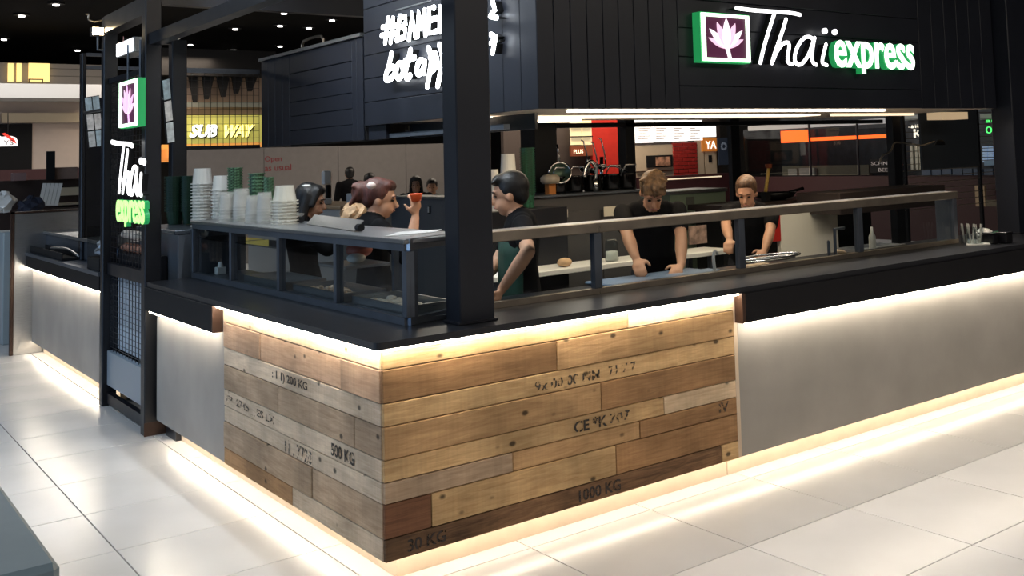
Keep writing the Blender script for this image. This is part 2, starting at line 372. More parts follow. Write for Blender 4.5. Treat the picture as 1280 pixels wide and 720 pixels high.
# right face: rows of (image column of the right end of each piece, tone)
rowsR = [[(784, 'honey'), (None, 'pale')], [(695, 'brown'), (None, 'tan')], [(None, 'honey')], [(750, 'tan'), (None, 'brown')],
         [(829, 'honey'), (None, 'pale')], [(640, 'greytan'), (799, 'tan'), (None, 'brown')], [(538.6, 'red'), (769, 'honey'), (None, 'brown')], [(901, 'dark'), (None, 'honey')]]
rowsL = [[(None, 'pale')], [(428, 'rosy'), (327, 'rosy'), (None, 'rosy')], [(None, 'greypale')], [(445, 'greytan'), (349.5, 'greytan'), (None, 'greytan')],
         [(None, 'greypale')], [(392, 'greypale'), (None, 'greypale')], [(392, 'greytan'), (None, 'greytan')], [(367, 'greypale'), (None, 'brown')]]
def plank(a, b, z0, z1, side, tone, k):
    L_ = b-a; pr = random.uniform(0.0, 0.005)
    g = 0.0020
    mb = MB().bbox(-L_/2+g, -0.006, -(z1-z0)/2+g, L_/2-g, 0.012+pr, (z1-z0)/2-g, 0.0025)
    o = mb.build('plank', W[tone], box, local=True)
    c = (a+b)/2; zc = (z0+z1)/2
    if side == 'R': o.location = (c, 0.006, zc); o.rotation_euler = (0, 0, math.pi)
    else: o.location = (0.006, c, zc); o.rotation_euler = (0, 0, math.pi/2)
    return o
for r in range(8):
    z1, z0 = ROWZ[r], ROWZ[r+1]; zc = (z0+z1)/2
    a = -0.004
    for e, tone in rowsR[r]:
        b = XW if e is None else along(e, (0, 0, zc), 0)
        plank(a, b, z0, z1, 'R', tone, r); a = b
    a = 0.008
    for e, tone in rowsL[r]:
        b = YW if e is None else along(e, (0, 0, zc), 1)
        plank(a, b, z0, z1, 'L', tone, r); a = b
def ink(name, col, lo, hi):
    mt = mat(name, col, 0.85); nt, N, L, B = nodes(mt)
    tc = N.new('ShaderNodeTexCoord'); nz = N.new('ShaderNodeTexNoise'); nz.inputs['Scale'].default_value = 55; nz.inputs['Detail'].default_value = 4; L.new(tc.outputs['Object'], nz.inputs['Vector'])
    mr = N.new('ShaderNodeMapRange'); mr.inputs['From Min'].default_value = lo; mr.inputs['From Max'].default_value = hi; L.new(nz.outputs['Fac'], mr.inputs['Value']); L.new(mr.outputs[0], B.inputs['Alpha']); return mt
M_ink = ink('worn_black_ink', (0.035, 0.028, 0.025), 0.36, 0.48); M_ink2 = ink('worn_grey_ink', (0.07, 0.055, 0.045), 0.44, 0.58)
def stencilR(s, px0, px1, row, hfrac=0.5, zoff=0.0, mt=M_ink):
    zc = (ROWZ[row]+ROWZ[row+1])/2+zoff; h = (ROWZ[row]-ROWZ[row+1])*hfrac
    x0 = along(px0, (0, 0, zc), 0); x1 = along(px1, (0, 0, zc), 0)
    text_mb(s, (x0, -0.0118, zc-h/2), (1, 0, 0), (0, 0, 1), (0, -1, 0), width=x1-x0, height=h, depth=0.0006, bold=0.02).build('stencil_marking', mt, box)
def stencilL(s, px0, px1, row, hfrac=0.5, zoff=0.0, mt=M_ink):
    zc = (ROWZ[row]+ROWZ[row+1])/2+zoff; h = (ROWZ[row]-ROWZ[row+1])*hfrac
    y0 = along(px0, (0, 0, zc), 1); y1 = along(px1, (0, 0, zc), 1)
    text_mb(s, (-0.0118, y0, zc-h/2), (0, -1, 0), (0, 0, 1), (-1, 0, 0), width=y0-y1, height=h, depth=0.0006, bold=0.02).build('stencil_marking', mt, box)
stencilR('9x 00 00 NM', 667, 748, 2, 0.5, -0.006, M_ink2); stencilR('71 7 7', 759, 793, 2, 0.45, 0.0, M_ink2)
stencilR('CE *K', 716, 757, 4, 0.6, 0.0); stencilR('707', 760, 786, 4, 0.5, 0.0, M_ink2)
stencilR('IV', 897, 909, 5, 0.6, 0.01, M_ink2); stencilR('30 KG', 508, 556, 7, 0.55, 0.0, M_ink); stencilR('1000 KG', 722, 774, 7, 0.6, 0.0, M_ink)
stencilL(': 1 1) 200 KG', 343, 387, 2, 0.55); stencilL('FP  2745 _ ES LX', 286, 346, 4, 0.5, 0.0, M_ink2)
stencilL('500 KG', 417, 446, 4, 0.62); stencilL('11 : 7720', 359, 393, 5, 0.75, 0.0, M_ink2)

# countertop: one L-shaped black slab with a rounded corner
OV = 0.05; ZS0, ZS1 = 1.000, 1.032
def slab_outline():
    c = [(-OV, 3.595)]
    rr = 0.03
    for k in range(6):
        t = math.pi+math.pi/2*k/5; c.append((-OV+rr+rr*math.cos(t), -OV+rr+rr*math.sin(t)))
    return c+[(6.6, -OV), (6.6, 0.78), (0.64, 0.78), (0.64, 3.595)]
ct = thing('countertop', 'black stone countertop running round the kiosk corner', 'countertop', (0, 0, ZS0))
recalc(MB().prism([(x, y, ZS0) for x, y in slab_outline()], (0, 0, ZS1-ZS0)).build('slab', M_slab, ct))
AP = 0.86-0.022
recalc(MB().bbox(2.085, -0.068, AP, 6.6, 0.0, ZS0, 0.003).build('apron', M_apron, ct))
recalc(MB().bbox(-0.062, 2.15, AP+.007, 0.0, 3.595, ZS0, 0.003).build('apron', M_apron, ct))
MB().box(2.060, -0.066, AP, 2.0845, 0.0, ZS0).build('apron_end', M_copper, ct)
MB().box(-0.060, 2.122, AP+.007, 0.0, 2.1495, ZS0).build('apron_end', M_copper, ct)
MB().box(-0.02, -0.044, 0.991, 2.055, -0.028, 0.9995).build('light_strip', M_led2, ct)
MB().box(-0.044, -0.02, 0.991, -0.028, 2.115, 0.9995).build('light_strip', M_led2, ct)
MB().box(2.09, -0.062, AP-.008, 6.6, -0.044, AP-.0005).build('light_strip', M_led2, ct)
MB().box(-0.056, 2.16, AP-.001, -0.040, 3.5, AP+.0065).build('light_strip', M_led2, ct)

def cpanel(label, segs, plinth):
    t = thing('concrete_counter_base', label, 'counter', (0, 0, 0))
    return t
t = thing('concrete_counter_base', 'long grey concrete counter front to the right of the wood', 'counter', (2.05, 0, 0))
recalc(MB().bbox(2.075, 0.0, 0.112, 6.6, 0.06, 0.999, 0.002).build('panel', M_conc, t))
MB().box(2.047, -0.003, 0.112, 2.073, 0.05, 0.999).build('edge_trim', M_plinth, t)
MB().box(2.05, 0.095, 0.0, 6.6, 0.14, 0.112).build('plinth', M_plinth, t)
MB().box(2.05, 0.0605, 0.112, 6.6, 0.74, 0.99).build('carcass', M_black2, t)
t = thing('concrete_counter_base', 'short grey concrete counter front between the wood and the dark post', 'counter', (0, 2.1, 0))
recalc(MB().bbox(0.0, 2.10, 0.112, 0.06, 3.53, 0.999, 0.002).build('panel', M_conc, t))
MB().box(0.0605, 2.10, 0.112, 0.60, 3.62, 0.99).build('carcass', M_black2, t)
MB().box(0.095, 2.09, 0.0, 0.14, 3.3, 0.112).build('plinth', M_plinth, t)
MB().box(0.06, 3.3, 0.0, 0.14, 3.53, 0.112).build('plinth_end', M_black, t)
# under-plinth light strips belong to the bases
MB().box(0.03, 0.026, 0.106, XW, 0.040, 0.1115).build('light_strip', M_led, box)
MB().box(0.026, 0.045, 0.106, 0.040, YW, 0.1115).build('light_strip', M_led, box)
MB().box(2.05, 0.026, 0.106, 6.6, 0.040, 0.1115).build('light_strip', M_led, [o for o in COL.objects if o.get('label', '').startswith('long grey concrete')][0])
MB().box(0.026, 2.10, 0.106, 0.040, 3.35, 0.1115).build('light_strip', M_led, t)

# far-left counter beyond the screen
t = thing('concrete_counter_base', 'far pale counter front with copper end beyond the mesh screen', 'counter', (0, 5.1, 0))
recalc(MB().bbox(0.0, 4.95, 0.115, 0.06, 8.15, 0.98, 0.002).build('panel', M_conc, t))
MB().box(0.0605, 4.95, 0.112, 0.72, 8.15, 0.98).build('carcass', M_black2, t)
MB().box(0.095, 4.95, 0.0, 0.14, 8.1, 0.115).build('plinth', M_plinth, t)
MB().box(-0.06, 4.95, 0.865, -0.0005, 8.15, 0.98).build('apron', M_apron, t)
MB().box(-0.066, 4.95, 0.981, 0.75, 8.15, 1.01).build('top', M_steeld, t)
MB().box(-0.056, 4.97, 0.857, -0.040, 8.13, 0.8645).build('light_strip', M_led2, t)
MB().box(0.026, 4.97, 0.108, 0.040, 8.13, 0.1145).build('light_strip', M_led, t)
MB().bbox(-0.16, 8.155, 0.0, 0.75, 8.20, 1.40, 0.003).build('end_panel', M_steel, t)
MB().box(-0.19, 8.150, 0.0, -0.161, 8.205, 1.42).build('copper_edge', M_copper, t)
MB().box(-0.19, 8.150, 1.401, 0.75, 8.205, 1.42).build('copper_edge', M_copper, t)

# ================================================================ POSTS, BEAMS, SCREEN
def post(label, x0, y0, x1, y1, z0, z1, mt=M_black, foot=False):
    t = thing('support_post', label, 'post', ((x0+x1)/2, (y0+y1)/2, z0), 'black steel kiosk posts')
    recalc(MB().bbox(x0, y0, z0, x1, y1, z1, 0.006).build('shaft', mt, t))
    if foot:
        recalc(MB().bbox(x0-.012, y0-.012, z0, x1+.012, y1+.012, z0+.012, 0.003).build('foot_plate', M_black, t))
    return t
post('wide black steel post standing on the countertop corner', 0.415, 0.080, 0.598, 0.215, ZS1, 4.59, M_board, True)
t = post('black steel floor post nearer the wood planks, beside the screen', -0.060, 3.60, 0.045, 3.70, 0.0, 4.59)
MB().box(-0.062, 3.596, 0, 0.12, 3.5985, 0.09).build('copper_kick', M_copper, t)
t = post('black steel floor post on the far side of the mesh screen', -0.055, 4.86, 0.048, 4.945, 0.0, 3.01)
post('black steel post at the right end of the kiosk canopy', 5.62, 0.42, 5.90, 0.62, ZS1, 4.59, M_board, True)
def beam(label, mb, mt=M_black, name='steel_beam'):
    return one(name, label, 'beam', recalcmb(mb), mt)
def recalcmb(mb): return mb
beam('black beam linking the tops of the two left posts', MB().box(-0.055, 3.701, 2.88, 0.048, 4.859, 3.01))
beam('long black overhead beam from the left post towards the corner post', MB().box(-0.04, 0.216, 2.66, 0.04, 3.599, 2.74))
beam('overhead cross beam at the near left post', MB().box(0.046, 3.61, 2.95, 3.2, 3.69, 3.10))
for i, q in enumerate((((228, 28), (245, 19), (292, 20), (262, 27)), ((204, 54), (206, 43), (233, 44), (222, 50)))):
    one('glass_roof_pane', ['larger', 'smaller'][i]+' glass roof pane with painted bluish sky glow between the overhead beams', 'glass', MB().prism([PZ(a_, b_, 3.4) for a_, b_ in q], (0, 0, .01)), mat('sky_glow_glass', (.10, .14, .22), .1, emit=(.30, .42, .70), es=.35), 'glass roof panes')  # emission stands in for bluish sky light on the panes
# mesh gate between the posts
gate = thing('mesh_screen', 'black wire mesh screen panel between the two left posts', 'screen', (0, 4.28, 0))
MB().bbox(-0.02, 3.705, 0.16, 0.02, 4.855, 0.42, 0.003).build('kick_panel', mat('blue_grey_panel', (0.30, 0.36, 0.42), 0.35, 0.2), gate)
MB().box(-0.02, 3.705, 0.02, 0.02, 4.855, 0.10).build('bottom_rail', M_black, gate)
MB().box(-0.022, 3.705, 1.00, 0.022, 4.855, 1.09).build('middle_rail', M_black, gate)
MB().box(-0.02, 3.705, 2.48, 0.02, 4.855, 2.52).build('upper_rail', M_black, gate)
mw = MB()
for k in range(13):
    y = 3.715+k*0.094; mw.box(-0.002, y-.004, 0.42, 0.002, y+.004, 1.0); mw.box(-0.002, y-.004, 1.09, 0.002, y+.004, 2.48)
for z in np.arange(0.45, 2.47, 0.04): mw.box(-0.0035, 3.705, z-.0015, 0.0005, 4.855, z+.0015)
o = mw.build('wire_mesh', M_black, gate); o['kind'] = 'stuff'
MB().box(0.050, 3.72, 0.43, 0.054, 4.84, 0.99).build('backing_sheet', mat('pale_blue_sheet', (0.62, 0.68, 0.76), 0.5), gate)

# ================================================================ CANOPY / FASCIA
XH, YH, ZH0, ZH1 = 1.171, 0.55, 2.05, 3.02
hood = thing('canopy_fascia', 'black boarded canopy box carrying the signs over the kitchen', 'canopy', (XH, YH, ZH0))
MB().box(XH+.014, YH+.014, ZH0+.012, 5.60, 2.30, ZH1).build('core', M_gap, hood)
MB().box(XH+.03, 2.301, ZH0+.012, 1.9, 2.80, ZH1).build('core', M_gap, hood)
MB().box(XH+.014, YH+.014, ZH0, 5.60, 2.20, ZH0+.011).build('soffit', mat('beige_soffit', (0.62, 0.52, 0.40), 0.4, 0.0, var=0.1), hood)
MB().box(XH+.02, YH+.02, ZH1+.001, 5.60, 2.30, ZH1+.02).build('roof_sheet', M_black, hood)
def vboard(side, a, b, z0, z1):
    g = 0.002
    if side == 'R': mb = MB().bbox(a+g, YH, z0, b-g, YH+.013, z1, 0.0025)
    else: mb = MB().bbox(XH, a+g, z0, XH+.013, b-g, z1, 0.0025)
    return recalc(mb.build('fascia_board', M_board, hood))
xa = along(848, (0, YH, 2.4), 0); xb = along(1150, (0, YH, 2.4), 0)
n = 9
for k in range(n): vboard('R', XH+(xa-XH)*k/n, XH+(xa-XH)*(k+1)/n, ZH0, ZH1)
for k in range(6): vboard('R', xb+(5.60-xb)*k/6, xb+(5.60-xb)*(k+1)/6, ZH0, ZH1)
zz = [ZH0, 2.19, 2.37, 2.55, 2.73, 2.91, ZH1]
for k in range(6): vboard('R', xa, xb, zz[k]+.002, zz[k+1]-.002)
ys = [YH, .72, .91, 1.09, 1.27]
for k in range(4): vboard('L', ys[k], ys[k+1], ZH0, ZH1)
zz = [2.046+0.166*k for k in range(7)]
for k in range(6): vboard('L', 1.27, 2.80, zz[k]+.002, min(zz[k+1]-.002, 3.04))
# lower lip behind the sign boards
MB().box(XH+.03, 2.52, 1.95, XH+.06, 2.80, 2.045).build('lower_panel', M_board, hood)
MB().box(XH+.05, 1.0, 1.955, XH+.09, 2.51, 1.985).build('lower_rail', M_steeld, hood)
MB().box(XH+.20, 0.9, 1.95, XH+.22, 2.51, 2.045).build('inner_panel', M_black, hood)
# luminaires under the soffit
def lum(label, mb, mt): return one('linear_light', label, 'light', mb, mt, 'linear lights under the canopy')
ll = lum('long warm linear light under the front of the canopy', MB().box(1.45, .66, 2.036, 4.30, .69, 2.0495), M_ledw)
la = area('linear_light_beam', (3.2, .62, 2.03), (4.4, .03), 22, (1.0, 0.90, 0.80), (math.radians(-32), 0, 0), 120)
lum('short bright linear light under the back of the canopy behind the corner post', MB().box(1.72, 1.96, 2.030, 2.45, 2.0, 2.0495), emat('bright_led', (1.0, 0.85, 0.6), 9.0))
lum('linear light at the right end under the canopy', MB().box(4.45, 1.3, 2.030, 5.5, 1.34, 2.0495), emat('dim_led', (1.0, .8, .55), 1.2))
lum('linear light high above the left counter', MB().box(.36, .3, 3.24, .40, 3.5, 3.26), M_ledw)
area('left_linear_beam', (.38, 1.9, 3.23), (.03, 3.2), 42, (0.84, 0.93, 1.0), (0, math.radians(-28), 0), 130)
area('kitchen_fill_light', (3.0, 1.45, 2.03), (3.4, .25), 20, (1.0, 0.80, 0.56), (0, 0, 0), 150)  # fill light added to brighten and warm the kitchen
lum('wide warm fill panel added over the kitchen staff', MB().box(1.3, 1.38, 2.038, 4.38, 1.62, 2.0495), emat('kitchen_fill_glow', (1.0, .82, .6), 1.6))  # glowing panel added to go with the kitchen fill
# stretch of boarded wall behind the sign, same plane
wl = thing('boarded_side_wall', 'dark horizontally boarded upper wall left of the white lettering', 'wall', (XH, 3.85, 1.95))
MB().box(XH+.014, 2.82, 1.95, XH+.2, 4.90, 2.69).build('core', M_gap, wl)
ya = along(440, (XH, 0, 2.3), 1); yb = along(362, (XH, 0, 2.3), 1)
for (a, b) in ((2.82, 2.93), (2.93, ya)):
    recalc(MB().bbox(XH, a+.002, 1.95, XH+.013, b-.002, 2.688, .0025).build('fascia_board', M_board if a > 2.9 else M_board, wl))
for k in range(5):
    recalc(MB().bbox(XH, ya+.002, 1.955+.115*k, XH+.013, yb-.002, 2.066+.115*k, .0025).build('fascia_board', M_board, wl))
recalc(MB().bbox(XH, ya+.002, 2.532, XH+.013, yb-.002, 2.688, .0025).build('fascia_board', M_board, wl))
for k in range(4):
    recalc(MB().bbox(XH, yb+(4.9-yb)*k/4+.002, 1.95, XH+.013, yb+(4.9-yb)*(k+1)/4-.002, 2.688, .0025).build('fascia_board', M_board, wl))
MB().box(XH-.02, 2.82, 2.69, XH+.22, 4.92, 2.715).build('capping', M_steel, wl)
# rail handle on top of the wall, pale post behind it
hp = [PX(379, 62, XH+.1), PX(380, 52, XH+.1), PX(402, 50, XH+.1), PX(404, 57, XH+.1)]
one('grab_rail', 'pale bent tube rail on top of the boarded wall', 'rail', MB().tube(smoothpts([(XH+.1, hp[0].y, 2.716), (XH+.1, hp[1].y, 2.80), (XH+.1, hp[2].y, 2.80), (XH+.1, hp[3].y, 2.716)], 3), 0.012), M_warmsteel)

# ================================================================ SIGNS
# strokes traced on a flat sheet (sheet units: 4 per frame pixel of the right-hand sign)
THAI = [
 [(325, 40), (352, 44), (420, 52), (500, 57), (570, 62), (615, 67), (642, 74)],
 [(516, 62), (500, 110), (478, 180), (458, 250), (444, 314)],
 [(572, 96), (556, 150), (534, 215), (515, 270), (502, 316)],
 [(508, 300), (528, 255), (556, 220), (578, 212), (588, 226), (584, 262), (580, 295), (586, 314), (604, 320)],
 [(708, 196), (688, 184), (662, 190), (636, 222), (618, 268), (618, 306), (636, 324), (660, 310), (686, 270), (706, 216), (714, 190)],
 [(714, 190), (706, 240), (702, 285), (708, 312), (724, 324)],
 [(772, 222), (762, 262), (754, 300), (758, 318), (776, 326)],
]
DOTS = [(766, 155), (816, 160)]
def petal(cx, cy, ang, ln, wd):
    pts = []
    for k in range(11):
        t = k/10; w_ = wd*math.sin(math.pi*min(1, t*0.92+0.08))**0.8*(1-t*0.25); pts.append((t*ln, w_))
    for k in range(10, -1, -1):
        t = k/10; w_ = wd*math.sin(math.pi*min(1, t*0.92+0.08))**0.8*(1-t*0.25); pts.append((t*ln, -w_))
    ca, sa = math.cos(ang), math.sin(ang)
    return [(cx+x*sa+y*ca, cy-(x*ca-y*sa)) for x, y in pts]
# lotus on a unit square (x right, y down)
LOTUS = [petal(.5, .70, math.radians(a), l, w_) for a, l, w_ in ((-62, .40, .07), (62, .40, .07), (-42, .50, .075), (42, .50, .075), (-20, .54, .085), (20, .54, .085), (0, .60, .09))]
M_pink = emat('pale_pink_petals', (1.0, 0.88, 0.97), 1.1); M_pink3 = emat('rose_petals', (0.95, 0.62, 0.82), 0.9)
M_pink2 = emat('lilac_petals', (0.85, 0.50, 0.78), 1.0)
M_plum = mat('plum_panel', (0.075, 0.012, 0.045), 0.5, emit=(0.20, 0.03, 0.12), es=0.25)
def build_sign(t, mp_box, mp_thai, nrm, depth, swid, petals, stemw, backp=None):
    backp = backp or M_pink3
    """mp_* map sheet coordinates to points on the sign's wall plane"""
    nrm = Vector(nrm)
    def sq(a, b, off, th): return MB().prism([mp_box(a, a)+nrm*off, mp_box(b, a)+nrm*off, mp_box(b, b)+nrm*off, mp_box(a, b)+nrm*off], nrm*th)
    recalc(sq(0, 1, 0.0, depth).build('light_box', M_green, t))
    fr = MB()
    for (a, b, c, d) in ((0.02, .02, .98, .085), (.02, .915, .98, .98), (.02, .085, .085, .915), (.915, .085, .98, .915)):
        fr.prism([mp_box(a, b)+nrm*depth, mp_box(c, b)+nrm*depth, mp_box(c, d)+nrm*depth, mp_box(a, d)+nrm*depth], nrm*0.012)
    recalc(fr.build('frame', M_greenface, t))
    recalc(sq(.085, .915, depth+.0005, .003).build('panel', M_plum, t))
    for i, p in enumerate(LOTUS):
        recalc(MB().prism([mp_box(x, y)+nrm*(depth+.004+.0012*i) for x, y in p], nrm*0.003).build('petal', petals if i in (2, 3, 6) else backp, t))
    recalc(MB().prism([mp_box(x, y)+nrm*(depth+.0045) for x, y in ((.47, .68), (.55, .68), (.60, .915), (.53, .915))], nrm*.003).build('stem', petals, t))
    for st in THAI:
        pts = smoothpts([mp_thai(*q) for q in st], 5)
        o = recalc(MB().stroke([p_+nrm*(depth-.008) for p_ in pts], swid, nrm*.008, nrm).build('letter_stroke', M_neon, t))
        recalc(MB().stroke(pts, swid*.4, nrm*(depth-.0085), nrm).build('letter_return', M_black2, o))
    e1 = (mp_thai(10, 0)-mp_thai(0, 0)).normalized(); e2 = (mp_thai(0, 10)-mp_thai(0, 0)).normalized()
    for q in DOTS:
        c = mp_thai(*q)+nrm*(depth-.008); sx = (mp_thai(17, 0)-mp_thai(0, 0)).length; sy = (mp_thai(0, 17)-mp_thai(0, 0)).length
        recalc(MB().prism([c+e1*sx*math.cos(a)+e2*sy*math.sin(a) for a in [2*math.pi*k/14 for k in range(14)]], nrm*.008).build('letter_dot', M_neon, t))
def express(t, o, ux, width, height, nrm, depth, face=(0.85, 1.0, 0.85), fs=2.2, bb=0.05):
    nrm = Vector(nrm)
    recalc(text_mb('express', Vector(o)+nrm*.015, ux, (0, 0, 1), nrm, width=width, height=height, depth=depth-.02, bold=bb, desc=.5).build('lettering_back', M_green, t))
    recalc(text_mb('express', Vector(o)+nrm*(depth-.004), ux, (0, 0, 1), nrm, width=width, height=height, depth=.006, bold=0.016, desc=.5).build('lettering', emat('letter_face_%d' % int(face[0]*100), face, fs), t))
# right-hand sign on the canopy front
FD = 0.07; YF = YH-FD
def mpR(sx, sy): p = PY(840+sx/4, sy/4, YF); return Vector((p.x, YH, p.z))
b0 = PY(874, 15, YF); b1 = PY(937, 18.5, YF); b2 = PY(877, 77, YF); b3 = PY(937, 79.5, YF)
bw = (b1.x-b0.x+b3.x-b2.x)/2; bh = (b0.z-b2.z+b1.z-b3.z)/2; bx0 = (b0.x+b2.x)/2; bz1 = (b0.z+b1.z)/2
def mbR(x, y): return Vector((bx0+x*bw, YH, bz1-y*bh))
sg = thing('shop_sign', 'glowing white and green restaurant sign with lotus box on the canopy front', 'sign', (bx0+.8, YH, 2.3))
build_sign(sg, mbR, mpR, (0, -1, 0), FD, 0.023, M_pink, .1)
e0 = PY(1044, 84, YF); e1 = PY(1144, 87.5, YF); et = PY(1044, 49.5, YF); eb = PY(1080, 92, YF)
express(sg, (e0.x, YH, eb.z), (1, 0, 0), e1.x-e0.x, et.z-eb.z, (0, -1, 0), FD)
# left-hand vertical sign on the screen between the posts
XS = -0.06; DL = 0.05
y0 = along(150.5, (XS-DL, 0, 2.2), 1); y1 = along(172, (XS-DL, 0, 2.2), 1)
pz1 = PX(151, 103, XS-DL).z; pz0 = PX(151, 161, XS-DL).z
def mbL(x, y): return Vector((XS, y0+(y1-y0)*x, pz1+(pz0-pz1)*y))
ty0 = along(139, (XS-DL, 0, 1.8), 1); ty1 = along(180.5, (XS-DL, 0, 1.8), 1); tz1 = PX(150, 176, XS-DL).z; tz0 = PX(150, 243, XS-DL).z
def mpL(sx, sy): return Vector((XS, ty0+(ty1-ty0)*(sx-325)/(826-325), tz1+(tz0-tz1)*(sy-40)/(326-40)))
sl = thing('shop_sign', 'glowing vertical restaurant sign with lotus box between the left posts', 'sign', (XS, 4.3, 1.5))
build_sign(sl, mbL, mpL, (-1, 0, 0), DL, 0.030, M_pink2, .1)
ey0 = along(145, (XS-DL, 0, 1.45), 1); ey1 = along(180, (XS-DL, 0, 1.45), 1); ez1 = PX(160, 250, XS-DL).z; ez0 = PX(160, 284, XS-DL).z
express(sl, (XS, ey0, ez0), (0, -1, 0), ey0-ey1, ez1-ez0, (-1, 0, 0), DL, (0.55, 1.0, 0.30), 1.15, 0.02)
for y in (y0-.08, y1+.06): MB().cyl((XS-.02, y, pz1), (XS-.02, y, 2.70), .008, n=6).build('hanger_rod', M_steeld, sl)
# white slogan lettering on the canopy's left side
s2 = thing('slogan_lettering', 'white glowing slogan letters on the dark canopy side', 'sign', (XH, 1.9, 2.2))
XL = XH-.06
def TS(zx, zy): p = PX(470+zx/6.55, zy/6.55, XL); return Vector((XH-.015, p.y, p.z))
M_slog = emat('slogan_white', (0.93, 0.97, 1.0), 7.0)
def slog(pts, wd):
    o = recalc(MB().stroke([p_+Vector((-.037, 0, 0)) for p_ in pts], wd, (-.008, 0, 0), (-1, 0, 0)).build('letter_stroke', M_slog, s2))
    recalc(MB().stroke([p_+Vector((.0145, 0, 0)) for p_ in pts], wd*.35, (-.051, 0, 0), (-1, 0, 0)).build('letter_return', M_black2, o))
SL1 = {'#': [[(95, 150), (70, 350)], [(135, 150), (115, 345)], [(50, 225), (160, 210)], [(42, 292), (155, 272)]],
       'B': [[(190, 135), (165, 330)], [(190, 135), (235, 140), (240, 190), (195, 225), (235, 240), (232, 300), (168, 328)]],
       'A': [[(265, 322), (290, 108), (318, 300)], [(275, 235), (308, 228)]],
       'M': [[(335, 296), (345, 92), (365, 230), (385, 80), (400, 285)]],
       'E': [[(470, 62), (430, 68), (425, 272), (500, 255)], [(428, 165), (490, 150)]],
       'N': [[(520, 60), (516, 255)], [(520, 62), (570, 48)], [(518, 160), (565, 150)], [(516, 252), (575, 238)]]}
for ch, sts in SL1.items():
    for st in sts: slog([TS(*q) for q in st], 0.036)
SL2 = [[(122, 440), (100, 540), (72, 640), (110, 648), (150, 600), (140, 550), (105, 560)],
       [(205, 520), (175, 530), (160, 600), (180, 640), (215, 600), (210, 525)],
       [(278, 412), (262, 480), (236, 600), (250, 640), (275, 620)], [(235, 500), (310, 470)],
       [(385, 500), (350, 500), (328, 570), (345, 605), (380, 570), (395, 495), (385, 595)],
       [(425, 395), (448, 480), (430, 620), (415, 705)], [(440, 470), (480, 440), (490, 530), (440, 590)],
       [(515, 370), (540, 460), (520, 600), (500, 700)], [(535, 440), (575, 420), (580, 520), (530, 580)]]
for st in SL2:
    slog(smoothpts([TS(*q) for q in st], 4), 0.040)
for st in ([(615, 2), (618, 13), (614, 16)], [(612, 20), (620, 22)], [(613, 43), (619, 46), (615, 51)], [(613, 54), (619, 50)], [(617, 55), (615, 66)]):
    pts = []
    for q in st: p = PX(q[0], q[1], XL); pts.append(Vector((XH-.015, p.y, p.z)))
    slog(pts, 0.03)
pa = PX(496, 13, XH); pb = PX(541, 1, XH)
MB().box(XH-.01, pb.y, pa.z-.004, XH-.001, pa.y, pa.z+.004).build('cable_trunking', M_steel, s2)
# small white light box and flood lamp on the far post
p = PX(146, 72, XS); q = PX(175, 45, XS)
lb = thing('light_box', 'small white light box hung above the vertical sign', 'sign', (XS, p.y, p.z))
yA = along(146, (XS, 0, 2.7), 1); yB = along(167, (XS, 0, 2.7), 1); zA = PX(156, 69, XS).z; zB = PX(156, 50, XS).z
recalc(MB().bbox(XS, yB, zA, XS+.10, yA, zB, .004).build('housing', M_steel, lb))
MB().box(XS-.006, yB+.01, zA+.01, XS-.0005, yA-.01, zB-.01).build('face', emat('white_box_face', (0.95, 0.97, 1.0), 3.0), lb)
text_mb('1', (XS-.0065, (yA+yB)/2+.02, zA+.06), (0, -1, 0), (0, 0, 1), (-1, 0, 0), height=.08, depth=.002).build('numeral', mat('pale_red', (.5, .2, .2), .5), lb)
fl = PY(122, 40, 4.90)
ft = thing('flood_lamp', 'small glaring flood lamp fixed to the far left post', 'lamp', (fl.x, 4.90, fl.z-.1))
recalc(MB().bbox(fl.x-.05, 4.85, fl.z-.035, fl.x+.04, 4.93, fl.z+.035, .006).build('housing', M_black, ft))
MB().box(fl.x-.045, 4.842, fl.z-.028, fl.x+.03, 4.8495, fl.z+.028).build('lens', emat('flood_lens', (1.0, 0.78, 0.45), 40.0), ft)
MB().tube([(fl.x, 4.89, fl.z-.035), (fl.x, 4.89, fl.z-.14), (fl.x+.10, 4.89, fl.z-.15)], .010).build('bracket', M_steeld, ft)
MB().tube(smoothpts([PY(128, 25, 4.9), PY(118, 27, 4.9), PY(111, 24, 4.9), PY(111, 18, 4.9), PY(107, 18, 4.9)], 4), .008).build('cable', M_warmsteel, ft)

# ================================================================ DISPLAY CASES
ZC0, ZC1 = ZS1+.001, 1.428
XC = 0.255; YC = 0.42; FR = 0.035
lc = thing('glass_display_case', 'steel framed glass display case along the left counter', 'display case', (XC, 1.9, ZC0))
postsY = [3.60, 2.774, 1.92, 1.09, 0.285]
DEP = 0.36
MB().box(XC-.015, .285, ZC0, XC+.03, 3.60, ZC0+.035).build('bottom_rail', M_steeld, lc)
MB().box(XC-.012, .285, ZC1-.055, XC+.03, 3.60, ZC1-.022).build('top_rail', M_steeld, lc)
recalc(MB().bbox(XC-.02, .27, ZC1-.022, XC+DEP, 3.62, ZC1, .004).build('top_plate', M_steel, lc))
for i, y in enumerate(postsY):
    w_ = 0.045 if i in (0, 4) else 0.035
    recalc(MB().bbox(XC-.014, y-w_/2, ZC0+.035, XC+.03, y+w_/2, ZC1-.055, .003).build('upright', M_steeld, lc))
for i in range(4):
    MB().box(XC+.004, postsY[i+1]+.022, ZC0+.036, XC+.010, postsY[i]-.022, ZC1-.056).build('glass_pane', M_glass, lc)
    MB().box(XC+.012, postsY[i+1]+.03, ZC0+.27, XC+.22, postsY[i]-.03, ZC0+.278).build('glass_shelf', M_glassd, lc) if i in (0, 1) else None
